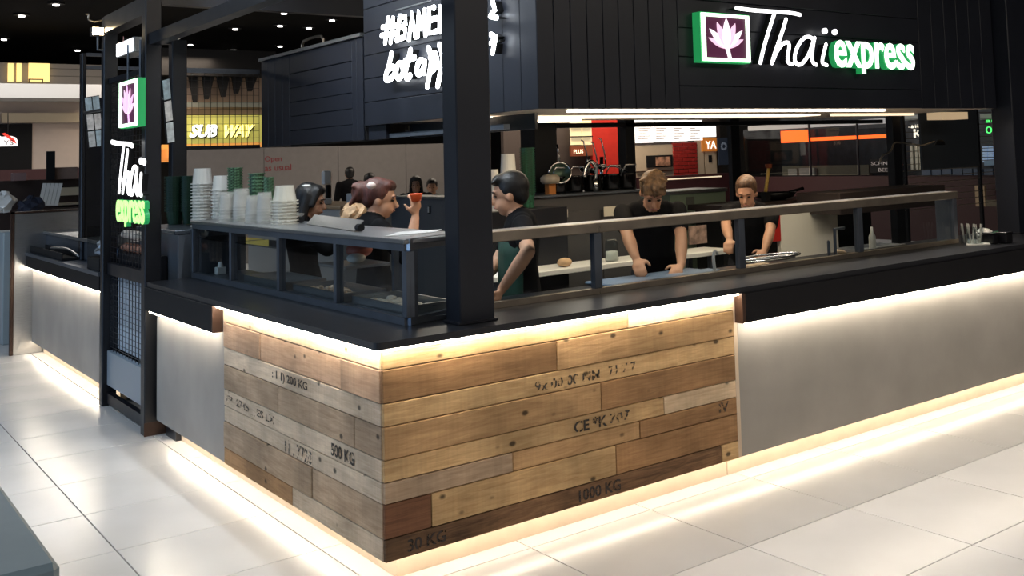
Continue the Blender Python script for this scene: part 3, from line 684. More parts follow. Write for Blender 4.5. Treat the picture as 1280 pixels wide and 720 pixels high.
for y in (3.60, ):
    MB().box(XC+.031, y-.02, ZC0, XC+DEP-.01, y+.02, ZC1-.023).build('side_panel', M_steeld, lc)
for y in (2.774, 1.09, .35):
    MB().box(XC+DEP-.05, y-.015, ZC0, XC+DEP-.02, y+.015, ZC1-.023).build('rear_upright', M_steeld, lc)
MB().box(XC+.031, .31, ZC0, XC+DEP-.01, 3.57, ZC0+.02).build('deck', M_steeld, lc)
# angled corner return
A = Vector((0.262, 0.262, 0)); Bp = Vector((0.60, 0.400, 0)); d = (Bp-A).normalized(); nn = Vector((d.y, -d.x, 0))
def slanted(a, b, z0, z1, th): return MB().prism([a+Vector((0, 0, z0)), b+Vector((0, 0, z0)), b-nn*th+Vector((0, 0, z0)), a-nn*th+Vector((0, 0, z0))], (0, 0, z1-z0))
recalc(slanted(A, Bp, ZC0, ZC0+.035, .035).build('corner_bottom_rail', M_steeld, lc))
recalc(slanted(A, Bp, ZC1-.05, ZC1, .035).build('corner_top_rail', M_steel, lc))
recalc(slanted(A, A+d*.05, ZC0+.035, ZC1-.05, .035).build('corner_upright', M_steeld, lc))
recalc(slanted(Bp-d*.06, Bp, ZC0+.035, ZC1-.05, .035).build('corner_upright', M_steeld, lc))
recalc(slanted(A+d*.05, Bp-d*.06, ZC0+.036, ZC1-.051, .006).build('glass_pane', M_glass, lc))
# right run
ZC1 = 1.420
rc = thing('glass_display_case', 'bronze topped glass display case along the right counter', 'display case', (3.0, YC, ZC0))
px_ = [0.66, 1.44, 2.53, 3.65, 4.745]
MB().box(.62, YC-.015, ZC0, 4.77, YC+.03, ZC0+.03).build('bottom_rail', M_warmsteel, rc)
recalc(MB().bbox(.60, YC-.02, ZC1-.056, 4.78, YC+.03, ZC1-.002, .003).build('top_rail', M_warmsteel, rc))
recalc(MB().bbox(.60, YC+.0305, ZC1-.022, 4.78, YC+.15, ZC1-.002, .003).build('top_plate', M_steel, rc))
for i, x in enumerate(px_):
    recalc(MB().bbox(x-.025, YC-.014, ZC0+.03, x+.025, YC+.03, ZC1-.056, .003).build('upright', M_steeld, rc))
for i in range(4):
    MB().box(px_[i]+.027, YC+.004, ZC0+.031, px_[i+1]-.027, YC+.010, ZC1-.057).build('glass_pane', M_glass, rc)
MB().box(4.725, YC+.031, ZC0, 4.765, YC+.15, ZC1-.023).build('side_panel', M_steeld, rc)

# ================================================================ PEOPLE
M_shirt = mat('black_tshirt', (0.006, 0.006, 0.007), 0.9, spec=0.1, var=0.2, vscale=30)
M_trouser = mat('dark_trousers', (0.02, 0.02, 0.024), 0.85, spec=0.2)
M_skinA = mat('skin_light', (0.58, 0.31, 0.19), 0.5, spec=0.35, var=0.06, vscale=20)
M_skinB = mat('skin_tan', (0.50, 0.26, 0.15), 0.5, spec=0.35, var=0.06, vscale=20)
M_skinC = mat('skin_brown', (0.30, 0.16, 0.10), 0.5, spec=0.35, var=0.06, vscale=20)
M_eye = mat('eye_dark', (0.012, 0.008, 0.006), 0.2)
M_lip = mat('lips', (0.32, 0.12, 0.10), 0.5)
def frame3(f):
    f = Vector(f).normalized(); r = f.cross(Vector((0, 0, 1)))
    r = Vector((1, 0, 0)) if r.length < 1e-4 else r.normalized(); return r, f, r.cross(f)
def blob(prims, voxel, smooth_it, name, mats, parent=None):
    """prims: ('c',p0,r0,p1,r1,flat_dir,flat,matidx) capsules or ('e',c,axes,radii,matidx); fused into one skin by voxel remesh"""
    mb = MB()
    for p in prims:
        if p[0] == 'c':
            _, a, ra, b, rb, fd, fl_, mi = p; k0 = len(mb.v)
            a = Vector(a); b = Vector(b); dd = b-a; ln = max(dd.length, 1e-4); dn = dd/ln
            pts = []; rs = []
            for j in range(5): t = math.pi/2*j/4; pts.append(a-dn*ra*math.cos(t)); rs.append(max(ra*math.sin(t), .0008))
            for j in range(1, 4): pts.append(a+dd*j/4); rs.append(ra+(rb-ra)*j/4)
            for j in range(4, -1, -1): t = math.pi/2*j/4; pts.append(b+dn*rb*math.cos(t)); rs.append(max(rb*math.sin(t), .0008))
            mb.tube(pts, rs, 14)
            if fd is not None:
                fd = Vector(fd).normalized()
                for v in mb.v[k0:]:
                    t = max(0, min(1, (v-a).dot(dn)/ln)); c = a+dd*t; s_ = (v-c).dot(fd); v -= fd*s_*(1-fl_)
        else:
            _, c, ax, r, mi = p; mb.ell(c, r, 16, 10, ax)
    o = mb.build(name, mats[0]); recalc(o)
    md = o.modifiers.new('r', 'REMESH'); md.mode = 'VOXEL'; md.voxel_size = voxel; md.use_smooth_shade = True
    sm = o.modifiers.new('s', 'SMOOTH'); sm.factor = 0.5; sm.iterations = smooth_it
    dg = bpy.context.evaluated_depsgraph_get(); me = bpy.data.meshes.new_from_object(o.evaluated_get(dg))
    o.modifiers.clear(); old = o.data; o.data = me; bpy.data.meshes.remove(old); me.name = name
    me.materials.clear()
    for mt in mats: me.materials.append(mt)
    n = len(me.polygons); ce = np.zeros(n*3); me.polygons.foreach_get('center', ce); ce = ce.reshape(-1, 3)
    best = np.full(n, 1e9); mi_ = np.zeros(n, int)
    for p in prims:
        if p[0] == 'c':
            _, a, ra, b, rb, fd, fl_, mi = p; a = np.array(a); b = np.array(b); dd = b-a; l2 = max(dd.dot(dd), 1e-9)
            t = np.clip(((ce-a)@dd)/l2, 0, 1); c = a+t[:, None]*dd; q = ce-c
            if fd is not None: f_ = np.array(Vector(fd).normalized()); s_ = q@f_; q = q+np.outer(s_*(1/fl_-1), f_)
            dist = np.linalg.norm(q, axis=1)-(ra+(rb-ra)*t)
        else:
            _, c, ax, r, mi = p; ax = ax or (Vector((1, 0, 0)), Vector((0, 1, 0)), Vector((0, 0, 1)))
            r = (r, r, r) if not isinstance(r, (tuple, list)) else r
            q = np.stack([((ce-np.array(c))@np.array(ax[i]))/r[i] for i in range(3)], 1); dist = (np.linalg.norm(q, axis=1)-1)*min(r)
        w_ = dist < best; best[w_] = dist[w_]; mi_[w_] = mi
    me.polygons.foreach_set('material_index', mi_.astype(np.int32)); me.polygons.foreach_set('use_smooth', np.ones(n, bool)); me.update()
    if parent:
        off = WL[parent]; me.transform(Matrix.Translation(-off)); o.parent = parent; WL[o] = off
    return o
def ik(S, T, l1, l2, pole):
    S = Vector(S); T = Vector(T); d = T-S; D = min(d.length, (l1+l2)*.999); u = d.normalized(); T = S+u*D
    a = (l1*l1-l2*l2+D*D)/(2*D); h = math.sqrt(max(l1*l1-a*a, 0)); pv = Vector(pole); pv = (pv-u*pv.dot(u)).normalized()
    return S+u*a+pv*h, T
def hand_prims(wr, dirv, palm, side, curl, mi, k=1.0):
    """palm faces `palm`; side=+1 when thumb lies on dir x palm side"""
    d = Vector(dirv).normalized(); n_ = Vector(palm); n_ = (n_-d*n_.dot(d)).normalized(); s_ = d.cross(n_)*side
    P = [('c', wr, .026*k, wr+d*.075*k, .032*k, n_, .5, mi)]
    for i, (off, ln) in enumerate(((.030, .068), (.010, .078), (-.011, .072), (-.031, .056))):
        b = wr+d*.085*k+s_*off*k; a1 = curl*.6; a2 = curl*1.4
        m1 = b+(d*math.cos(a1)+n_*math.sin(a1))*ln*.55*k; e = m1+(d*math.cos(a2)+n_*math.sin(a2))*ln*.5*k
        P += [('c', b-d*.02*k, .0105*k, m1, .0095*k, None, 1, mi), ('c', m1, .0095*k, e, .008*k, None, 1, mi)]
    b = wr+d*.03*k+s_*.028*k; m1 = b+(d*.6+s_*.7+n_*.25).normalized()*.04*k; e = m1+(d*.85+s_*.25+n_*(.2+curl*.5)).normalized()*.032*k
    P += [('c', b-s_*.012*k, .013*k, m1, .011*k, None, 1, mi), ('c', m1, .011*k, e, .009*k, None, 1, mi)]
    return P
def person(label, base, heading, hc, hdir, hands, skin, hair_mat, hairkind, shirt=M_shirt, lean=0.04, sleeve=0.62, scale=1.0, voxel=0.0085, apron=None, seated=False, group=None, long_sleeve=False):
    """hc: head centre, hdir: where the face points, hands: [(side, wrist, hand dir, palm dir, curl, pole)]"""
    h = math.radians(heading); F = Vector((math.cos(h), math.sin(h), 0)); Rr = Vector((math.sin(h), -math.cos(h), 0)); U = Vector((0, 0, 1))
    B_ = Vector((base[0], base[1], base[2] if len(base) > 2 else 0.0)); s = scale
    t = thing('person', label, 'person', B_, group)
    hc = Vector(hc); hr, hf, hu = frame3(hdir)
    SK, SH, TR = 0, 1, 2
    neck = hc-hu*.115*s-hf*.02*s
    chest = neck-U*.105*s-F*(lean*.3+.01)
    pel = Vector((B_.x, B_.y, 0.98*s if not seated else B_.z+.5)) if not seated else B_+U*.48*s
    waist = chest.lerp(pel, .62)
    P = [('c', pel+U*.01, .165*s, waist, .140*s, F, .72, SH), ('c', waist, .140*s, chest-U*.02, .165*s, F, .66, SH),
         ('c', chest-Rr*.09*s+U*.045*s, .075*s, chest+Rr*.09*s+U*.045*s, .075*s, F, .85, SH),
         ('c', chest+U*.06*s, .062*s, neck+U*.0, .055*s, None, 1, SK), ('c', neck-U*.03*s, .054*s, hc-hu*.06*s-hf*.01*s, .052*s, None, 1, SK),
         ('c', chest+U*.035*s, .085*s, chest+U*.075*s, .066*s, F, .9, SH)]
    for sd in (-1, 1):
        hip = pel+Rr*.085*sd*s
        if not seated:
            kn = Vector((hip.x, hip.y, .52*s))+F*.03+Rr*.01*sd; an = Vector((hip.x, hip.y, .09*s))+Rr*.02*sd
        else:
            kn = hip+F*.40*s; an = kn-U*.42*s+F*.02
        P += [('c', hip, .092*s, kn, .060*s, None, 1, TR), ('c', kn, .058*s, an, .042*s, None, 1, TR), ('c', an-U*.045*s, .042*s, an-U*.05*s+F*.15*s, .036*s, None, 1, TR)]
    l1, l2 = .285*s, .255*s
    for sd, wr, hd, pl, curl, pole in hands:
        S = chest+Rr*.185*sd*s+U*.045*s
        el, wr = ik(S, wr, l1, l2, pole)
        mid = S.lerp(el, sleeve)
        P += [('c', S, .062*s, mid, .056*s, None, 1, SH), ('c', S.lerp(el, sleeve-.1), .044*s, el, .038*s, None, 1, SH if long_sleeve else SK),
              ('c', el, .040*s, el.lerp(wr, .35), .041*s, None, 1, SH if long_sleeve else SK), ('c', el.lerp(wr, .35), .041*s, wr, .026*s, None, 1, SK)]
        P += hand_prims(wr, hd or (wr-el), pl, sd*(1 if True else 1), curl, SK, s)
    ax = (hr, hf, hu)
    def hp(x, y, z): return hc+hr*x*s+hf*y*s+hu*z*s
    P += [('e', hp(0, -.008, .028), ax, (.074*s, .094*s, .090*s), SK), ('e', hp(0, .026, -.045), ax, (.056*s, .062*s, .072*s), SK), ('e', hp(0, .052, -.092), ax, (.028*s, .026*s, .022*s), SK),
          ('c', hp(0, .090, .004), .010*s, hp(0, .108, -.030), .016*s, None, 1, SK), ('e', hp(0, .080, -.062), ax, (.026*s, .018*s, .014*s), SK),
          ('c', hp(-.03, .080, .026), .014*s, hp(.03, .080, .026), .014*s, None, 1, SK)]
    for sd in (-1, 1): P.append(('e', hp(.074*sd, -.006, -.012), ax, (.012*s, .020*s, .032*s), SK))
    body = blob(P, voxel, 3, 'body', [skin, shirt, M_trouser], t)
    for sd in (-1, 1):
        MB().ell(hp(.030*sd, .080, .002), (.013*s, .010*s, .0065*s), 10, 6, ax).build('eye', M_eye, t, True)
        MB().tube([hp(.014*sd, .092, .026), hp(.030*sd, .091, .031), hp(.048*sd, .078, .025)], .0042*s, 6).build('eyebrow', hair_mat, t, True)
    MB().ell(hp(0, .094, -.062), (.022*s, .008*s, .0055*s), 10, 6, ax).build('mouth', M_lip, t, True)
    H = [('e', hp(0, -.026, .045), ax, (.086*s, .098*s, .094*s), 0), ('e', hp(0, .030 if hairkind != 'bun' else .012, .088), ax, (.066*s, .060*s, .042*s), 0)]
    if hairkind in ('short', 'tousled'):
        H += [('e', hp(0, -.055, -.005), ax, (.074*s, .058*s, .070*s), 0)]
        for sd in (-1, 1): H.append(('e', hp(.068*sd, -.005, .030), ax, (.016*s, .034*s, .038*s), 0))
    if hairkind == 'short':
        for k in range(7): x = -.055+.018*k; H.append(('c', hp(x, .045, .098), .014*s, hp(x*1.08, .092, .078), .007*s, None, 1, 0))
    if hairkind == 'tousled':
        rnd = random.Random(3)
        for k in range(26):
            a = rnd.uniform(0, 6.28); x = math.cos(a)*.062; y = math.sin(a)*.065-.005
            H.append(('c', hp(x*.8, y*.8, .105), .018*s, hp(x*1.45, y*1.45+.02, .10+rnd.uniform(-.02, .035)), .007*s, None, 1, 0))
        for k in range(7): x = -.06+.02*k; H.append(('c', hp(x, .05, .098), .016*s, hp(x*1.1, .104, .060+rnd.uniform(-.012, .01)), .007*s, None, 1, 0))
    if hairkind in ('bun', 'updo'):
        H += [('e', hp(0, -.060, .0), ax, (.070*s, .050*s, .065*s), 0)]
        for sd in (-1, 1): H.append(('e', hp(.070*sd, -.010, .030), ax, (.015*s, .040*s, .042*s), 0))
        H.append(('e', hp(0, -.125, .045) if hairkind == 'bun' else hp(0, -.125, .03), ax, (.045*s, .042*s, .045*s) if hairkind == 'bun' else (.062*s, .055*s, .072*s), 0))
        if hairkind == 'updo':
            rnd = random.Random(5)
            for k in range(10): H.append(('c', hp(rnd.uniform(-.04, .04), -.13, rnd.uniform(-.02, .08)), .022*s, hp(rnd.uniform(-.06, .06), -.17, rnd.uniform(-.07, .08)), .010*s, None, 1, 0))
    if hairkind == 'long':
        for sd in (-1, 1):
            H += [('c', hp(.070*sd, -.015, .05), .030*s, hp(.082*sd, -.020, -.12), .034*s, hr, .7, 0), ('c', hp(.055*sd, .045, .085), .026*s, hp(.080*sd, .030, -.02), .018*s, None, 1, 0)]
        H += [('c', hp(0, -.07, .03), .070*s, hp(0, -.075, -.13), .070*s, hf, .6, 0)]
    blob(H, .009, 2, 'hair', [hair_mat], t)
    if apron:
        ap = MB(); c0 = chest-U*.05+F*.125*s; c1 = pel-U*.42+F*.145*s
        V = []
        nx, nz = 9, 10
        for j in range(nz+1):
            tt = j/nz; c = c0.lerp(c1, tt); wd = .17+.05*min(1, tt*2.2)
            for i in range(nx+1):
                u_ = -1+2*i/nx; V.append(c+Rr*u_*wd*s-F*(u_*u_*.12)*s+F*.008*math.sin(u_*9+tt*3))
        fs = [[j*(nx+1)+i, j*(nx+1)+i+1, (j+1)*(nx+1)+i+1, (j+1)*(nx+1)+i] for j in range(nz) for i in range(nx)]
        o = ap.add(V, fs).build('apron', apron, t, True)
        sd_ = o.modifiers.new('t', 'SOLIDIFY'); sd_.thickness = .006
    return t, F, Rr
M_hairblack = mat('black_hair', (0.007, 0.006, 0.006), 0.45, spec=0.4, var=0.3, vscale=40, bump=.8, bscale=70, stretch=(1, 1, .3))
M_hairblond = mat('dark_blond_hair', (0.15, 0.078, 0.028), 0.5, var=0.6, vscale=45, bump=.9, bscale=70, stretch=(1, 1, .4))
M_hairbrown = mat('brown_hair', (0.11, 0.055, 0.025), 0.5, var=0.5, vscale=45, bump=.9, bscale=70, stretch=(1, 1, .3))
M_hairauburn = mat('auburn_hair', (0.085, 0.024, 0.015), 0.5, var=0.5, vscale=40, bump=.9, bscale=70, stretch=(1, 1, .3))
M_apr = mat('green_apron', (0.002, 0.032, 0.018), 0.8, var=0.3, vscale=18)
U_ = Vector((0, 0, 1))
# man in green apron, profile to the left
hc = PY(637, 243, 1.0)
w1 = PY(627, 362, .70); w2 = PY(600, 350, .98)
person('man with short black hair and green apron, in profile beside the corner post', (hc.x+.05, hc.y-.02), 150, hc, (-.80, .62, -.16),
       [(-1, w1, PY(618, 382, .68)-w1, (-.6, .4, -.3), .7, (-.1, -.9, .1)), (1, w2, None, (0, 0, -1), .5, (.5, .8, -.4))], M_skinA, M_hairblack, 'short', apron=M_apr, lean=.05)
# man with blond hair bending over a board
hc = PY(816, 240, 1.0)
wA = PY(801, 343, .66); wB = PY(852, 340, .66)
person('blond man in black t-shirt looking down at the board on the counter', (hc.x+.22, hc.y+.26), -118, hc, (-.40, -.62, -.66),
       [(1, wA, PY(804, 352, .60)-wA, (.5, .2, -.9), .5, (-.9, -.2, -.2)), (-1, wB, PY(843, 351, .60)-wB, (-.5, .2, -.9), .5, (.9, -.5, -.2))], M_skinB, M_hairblond, 'tousled', lean=.15)
# woman with tied hair
hc = PY(933, 241, 1.35)
wA = PY(914, 316, 1.0); wB = PY(955, 318, .98)
person('woman with tied back hair in black top working beside the white board', (hc.x+.12, hc.y+.12), -142, hc, (-.72, -.55, -.40),
       [(1, wA, PY(912, 330, .92)-wA, (.3, .2, -.9), .5, (-.8, .3, -.3)), (-1, wB, PY(948, 326, .92)-wB, (-.5, .2, -.9), .5, (.9, -.4, -.3))], M_skinA, M_hairbrown, 'bun', lean=.1, scale=.95)
# woman with auburn hair holding an orange cup
hc = PX(475, 249, 0.90)
wA = PX(519, 272, 0.98); wB = PX(452, 300, 1.15)
pw, _, _ = person('woman with pinned up auburn hair raising an orange cup', (hc.x-.03, hc.y+.02), -8, hc, (.86, -.48, -.16),
       [(1, wA, (.05, -.1, 1), (-.2, .7, .3), .9, (.2, -.6, -.8)), (-1, wB, None, (0, 0, -1), .5, (-.5, .8, -.5))], M_skinA, M_hairauburn, 'updo', lean=.03, sleeve=.92)
fl_ = PX(464, 232, .80)
MB().ell(fl_, (.03, .03, .022), 10, 6).build('hair_flower', mat('pale_flower', (.75, .6, .55), .6), pw, True)
cp = PX(520, 247, 0.98)
one('orange_cup', 'small orange cup held up by the auburn haired woman', 'cup', MB().lathe([(.020, -.024), (.030, -.020), (.036, .016), (.039, .026), (.034, .026), (.028, -.014), (.0, -.016)], cp, 16), mat('orange_plastic', (0.75, 0.10, 0.02), .35), smooth=True)
# girl with black hair handing a paper bag
hc = PX(388, 252, 0.80)
wA = PX(424, 280, .95); wB = PX(432, 276, 1.05)
pg, _, _ = person('young woman with long black hair and white hairpin reaching to the right', (hc.x-.02, hc.y+.03), -32, hc, (.86, -.50, -.20),
       [(1, wA, (.9, -.5, .1), (0, .3, -1), .4, (-.3, -.6, -.7)), (-1, wB, (.9, -.5, .1), (0, -.3, -1), .4, (-.2, .7, -.6))], M_skinC, M_hairblack, 'long', scale=.95, sleeve=.95, long_sleeve=True)
hq = PX(383, 232, .72)
MB().ell(hq, (.03, .02, .008), 8, 5).build('hairpin', M_white, pg, True)
# crumpled paper bag
bc = PX(442, 272, 1.0); rnd = random.Random(4)
mb = MB().ell(bc, (.085, .085, .10), 18, 12)
for v in mb.v:
    dv = v-bc; v += dv*rnd.uniform(-.22, .22)
one('paper_bag', 'crumpled brown paper bag between the two women at the left case', 'bag', mb, mat('kraft_paper', (0.50, 0.33, 0.19), .8, var=.25, vscale=25, bump=.6, bscale=30))

# ================================================================ KITCHEN
def BY(name, mt, parent, px0, py0, px1, py1, Y, th, b=0.0):
    x0, x1, z0, z1 = rectY(px0, py0, px1, py1, Y)
    mb = MB().bbox(x0, Y, z0, x1, Y+th, z1, b) if b else MB().box(x0, Y, z0, x1, Y+th, z1)
    return recalc(mb.build(name, mt, parent))
def BYone(name, label, cat, mt, px0, py0, px1, py1, Y, th, group=None, b=0.003, down=False):
    x0, x1, z0, z1 = rectY(px0, py0, px1, py1, Y)
    if down: z0 = 0
    return recalc(one(name, label, cat, MB().bbox(x0, Y, z0, x1, Y+th, z1, b), mt, group))
# prep table with white top behind the right case
pt = thing('prep_table', 'steel prep table with white top behind the right display case', 'table', (2.6, 1.8, 0))
recalc(MB().bbox(1.55, 1.74, 0.985, 3.70, 2.08, 1.020, .004).build('table_top', M_white, pt))
for x in (1.6, 3.5):
    for y in (1.78, 2.04): MB().box(x-.02, y-.02, 0, x+.02, y+.02, .985).build('leg', M_steeld, pt)
MB().box(1.6, 1.78, .30, 3.5, 2.04, .33).build('lower_shelf', M_steeld, pt)
# tall rear unit with shelf
ru = thing('rear_kitchen_unit', 'dark grey rear kitchen unit carrying pans and steel utensils', 'cabinet', (3.0, 2.7, 0))
zt = PY(700, 246, 2.45).z; XR = PY(802, 246, 2.45).x
recalc(MB().bbox(2.15, 2.45, 0, XR, 2.95, zt, .004).build('body', mat('grey_unit', (0.085, 0.085, 0.09), .4, .3), ru))
recalc(MB().bbox(2.12, 2.42, zt+.0005, XR+.02, 2.97, zt+.02, .003).build('top', M_steeld, ru))
for k in range(3):
    a = 2.18+(XR-2.2)/3*k; recalc(MB().bbox(a, 2.436, .2, a+(XR-2.2)/3-.03, 2.4495, zt-.12, .003).build('door', mat('grey_door', (0.10, 0.10, 0.105), .35, .4), ru))
# menu strips under the unit (pale corrugated strip, pale square) shown on its front
o = BY('notice', mat('pale_ribbed_card', (.55, .55, .50), .6), ru, 668, 263, 710, 273, 2.40, .004)
o = BY('notice', mat('pale_card', (.62, .60, .5), .6), ru, 755, 258, 772, 270, 2.40, .004)
ZR = zt+.021
def lathe_one(name, label, cat, prof, c, mt, n=18, group=None): return recalc(one(name, label, cat, MB().lathe(prof, c, n), mt, group, True))
# utensils on the rear unit
def at2(px, Y=2.6): p = PY(px, 240, Y); return (p.x, Y, ZR)
for i, px in enumerate((697, 718, 741, 764, 784)):
    x, y, z = at2(px, 2.62); r = .075; lab = ['leftmost', 'second', 'middle', 'fourth', 'rightmost'][i]
    tp = thing('steel_pot', '%s of the five dark steel pots on the rear kitchen unit' % lab, 'pot', (x, y, z), 'dark steel pots')
    recalc(MB().lathe([(r*.9, 0), (r, .02), (r, .12), (r*1.05, .13), (r*.93, .13), (r*.9, .03), (0, .025)], (x, y, z), 20).build('pot_body', mat('dark_pot', (.05, .05, .055), .18, .9), tp, True))
    MB().tube([(x-r, y-.02, z+.11), (x-r*.7, y-.06, z+.20), (x+r*.7, y-.06, z+.20), (x+r, y-.02, z+.11)], .006, 6).build('bail_handle', M_chrome, tp, True)
# round strainer, ladles, tap
c = PY(700, 216, 2.55)
st = thing('wire_strainer', 'round steel strainer leaning above the pots', 'strainer', (c.x, c.y, c.z-.1))
n1 = Vector((-.45, -.75, .35)).normalized(); u1 = n1.cross(Vector((0, 0, 1))).normalized(); v1 = n1.cross(u1)
ring = [c+(u1*math.cos(a)+v1*math.sin(a))*.085 for a in [2*math.pi*k/24 for k in range(25)]]
MB().tube(ring, .009, 8).build('rim', M_chrome, st, True)
V = []; F_ = []
for j in range(6):
    for k in range(18): a = 2*math.pi*k/18; rr = .085*(j/5 if j else .02); V.append(c+(u1*math.cos(a)+v1*math.sin(a))*rr-n1*.05*(1-(j/5)**2))
for j in range(5):
    for k in range(18): F_.append([j*18+k, j*18+(k+1) % 18, (j+1)*18+(k+1) % 18, (j+1)*18+k])
MB().add(V, F_).build('bowl', mat('green_grey_mesh', (.10, .16, .12), .4, .6), st, True)
MB().tube([c+v1*(-.085), c+Vector((-.01, 0, .16)), c+Vector((-.02, 0, .22))], .008, 8).build('handle', M_chrome, st, True)
for i, (px, py) in enumerate(((730, 208), (742, 210), (752, 205))):
    c = PY(px, py, 2.6); h = thing('steel_ladle', ['leftmost', 'middle', 'rightmost'][i]+' steel ladle hanging above the pots', 'ladle', (c.x, c.y, c.z), 'steel ladles')
    MB().lathe([(0, -.05), (.03, -.04), (.042, -.01), (.044, 0), (.040, 0), (.028, -.034), (0, -.042)], c, 14).build('cup', M_chrome, h, True)
    MB().tube([c+Vector((.04, 0, 0)), c+Vector((.03, 0, .10)), c+Vector((.0, 0, .20)), c+Vector((-.02, 0, .21))], .006, 6).build('handle', M_chrome, h, True)
c0 = PY(745, 246, 2.5); c0.z = ZR
tp = thing('mixer_tap', 'curved chrome mixer tap over the rear unit', 'tap', c0)
MB().cyl(c0, c0+Vector((0, 0, .10)), .022, .020, 14).build('base', M_chrome, tp, True)
MB().tube(smoothpts([c0+Vector((0, 0, .09)), c0+Vector((.01, 0, .18)), c0+Vector((-.03, 0, .235)), c0+Vector((-.08, 0, .21)), c0+Vector((-.11, 0, .12))], 5), .017, 10).build('spout', M_chrome, tp, True)
c1 = PY(752, 236, 2.65)
tp = thing('spray_arm', 'upright chrome spray pipe with a long side arm behind the pots', 'tap', (c1.x, c1.y, ZR))
MB().cyl((c1.x, c1.y, ZR), PY(752, 196, 2.65), .016, .016, 10).build('pipe', M_chrome, tp, True)
MB().tube(smoothpts([PY(752, 210, 2.65), PY(768, 208, 2.65), PY(784, 214, 2.65)], 4), .007, 8).build('arm', M_chrome, tp, True)
# cup towers and columns left of the utensils
kc = one('kitchen_column', 'dark square column behind the man in the green apron', 'column', MB().bbox(*(lambda a, b: (a, 2.98, 0, b, 3.2, 3.0))(PY(669, 200, 2.98).x, PY(697, 200, 2.98).x), .004), M_black)
kc = one('kitchen_column', 'slim dark column between the red wall and the lit menu', 'column', MB().bbox(*(lambda a, b: (a, 3.0, 0, b, 3.12, 3.0))(PY(783, 200, 3.0).x, PY(795, 200, 3.0).x), .004), M_black)
kc = one('kitchen_column', 'dark broad column right of the orange sign', 'column', MB().bbox(*(lambda a, b: (a, 3.6, 0, b, 3.66, 3.0))(PY(915, 200, 3.6).x, PY(926, 200, 3.6).x), .004), M_black)
kc = one('kitchen_column', 'slim dark column beside the wire rails on the right', 'column', MB().bbox(*(lambda a, b: (a, 3.0, 0, b, 3.1, 3.0))(PY(1118, 200, 3.0).x, PY(1128, 200, 3.0).x), .004), M_black)
kb = one('kitchen_rail', 'black overhead rail behind the canopy', 'rail', MB().bbox(1.6, 3.0, 2.02, 7.2, 3.06, 2.06, .003), M_black)
CUPW = mat('white_paper_cup', (0.74, 0.73, 0.70), .5)
CUPG = mat('green_print_cup', (0.07, 0.15, 0.08), .5, var=.95, vscale=70)
CUPD = mat('dark_green_bowl', (0.006, 0.032, 0.018), .4, var=.3, vscale=20)
CUPC = plastic_clear('clear_plastic_cup', (0.88, 0.86, 0.78), .20)
CUPI = plastic_clear('frosted_plastic_bowl', (0.86, 0.82, 0.70), .45)
def cupstack(label, group, c, rim, base, h, pitch, n, mt, inverted=True, name='paper_cup'):
    first = None; c = Vector(c)
    prof = [(base, 0), (rim*.97, h), (rim*1.03, h), (rim*1.03, h-.006), (rim*1.0, h-.006)] if False else [(0, .002), (base, .002), (rim*.92, h-.008), (rim*1.08, h-.008), (rim*1.08, h), (rim*.93, h), (base*.93, .008), (0, .008)]
    if inverted: prof = [(r, h-z) for r, z in prof][::-1]
    for k in range(n):
        if first is None:
            o = recalc(MB().lathe(prof, (0, 0, 0), 18).build(name, mt, smooth=False)); first = o
        else: o = first.copy(); COL.objects.link(o)
        o.location = c+Vector((0, 0, pitch*k)); tag(o, label, 'cup', group)
# on the rear unit: white tub and green patterned tower
p = PY(631, 225, 2.3); shelf0 = PY(640, 285, 2.3)
sb = one('cup_shelf', 'dark shelf unit behind the head of the man in the green apron', 'shelf', MB().bbox(p.x-.25, 2.1, 0, p.x+.40, 2.41, 1.42, .004), M_black)
cupstack('white paper tub in the tall stack behind the man in the green apron', 'tall stack of white tubs', (p.x, 2.25, 1.421), .062, .048, .16, .017, 15, CUPW, True, 'paper_tub')
p2 = PY(617, 235, 2.2)
cupstack('white paper cup in the narrow stack just right of the corner post', 'narrow stack of white cups', (p2.x, 2.2, 1.421), .045, .034, .11, .014, 14, CUPW, True)
p3 = PY(657, 225, 2.28)
cupstack('green printed cup in the tower right of the white tubs', 'tower of green printed cups', (p3.x, 2.25, 1.421), .052, .040, .12, .0175, 19, mat('dark_print_cup', (0.02, 0.09, 0.05), .4, var=.9, vscale=50), False)
# fans / small lamps near 690,225
p = PY(688, 238, 2.5)
hb = thing('food_tub', 'pale lidded tub on a small orange block at the left of the pots', 'tub', (p.x, 2.5, ZR))
MB().box(p.x-.03, 2.47, ZR, p.x+.03, 2.53, ZR+.08).build('block', mat('amber_block', (.5, .18, .04), .4), hb)
recalc(MB().lathe([(.06, .081), (.075, .10), (.075, .13), (.05, .15), (.02, .155), (0, .155)], (p.x, 2.5, ZR), 16).build('tub', mat('pale_tub', (.40, .35, .28), .5), hb, True))
# things on the counter behind the right glass
def PT(px, py, z): return PZ(px, py, z)
bun = PZ(706, 336, 1.04)
bn = PY(706, 338, 1.85)
mb = MB().ell((bn.x, 1.85, 1.021+.03), (.055, .045, .032), 14, 8); one('bread_roll', 'small pale bread roll on the white prep table', 'bread', mb, mat('bread', (.55, .36, .2), .7, var=.15), smooth=True)
jr = PY(765, 330, 1.85)
tj = thing('glass_jar', 'clear jar of white rice on the white prep table', 'jar', (jr.x, 1.85, 1.021))
recalc(MB().lathe([(.045, 0), (.05, .01), (.05, .12), (.042, .14), (.042, .16), (.038, .16), (.038, .14), (.046, .12), (.046, .01), (0, .008)], (jr.x, 1.85, 1.021), 16).build('jar', M_glass, tj, True))
recalc(MB().lathe([(0, .01), (.044, .01), (.044, .07), (0, .075)], (jr.x, 1.85, 1.021), 14).build('rice', mat('rice', (.8, .78, .7), .7), tj, True))
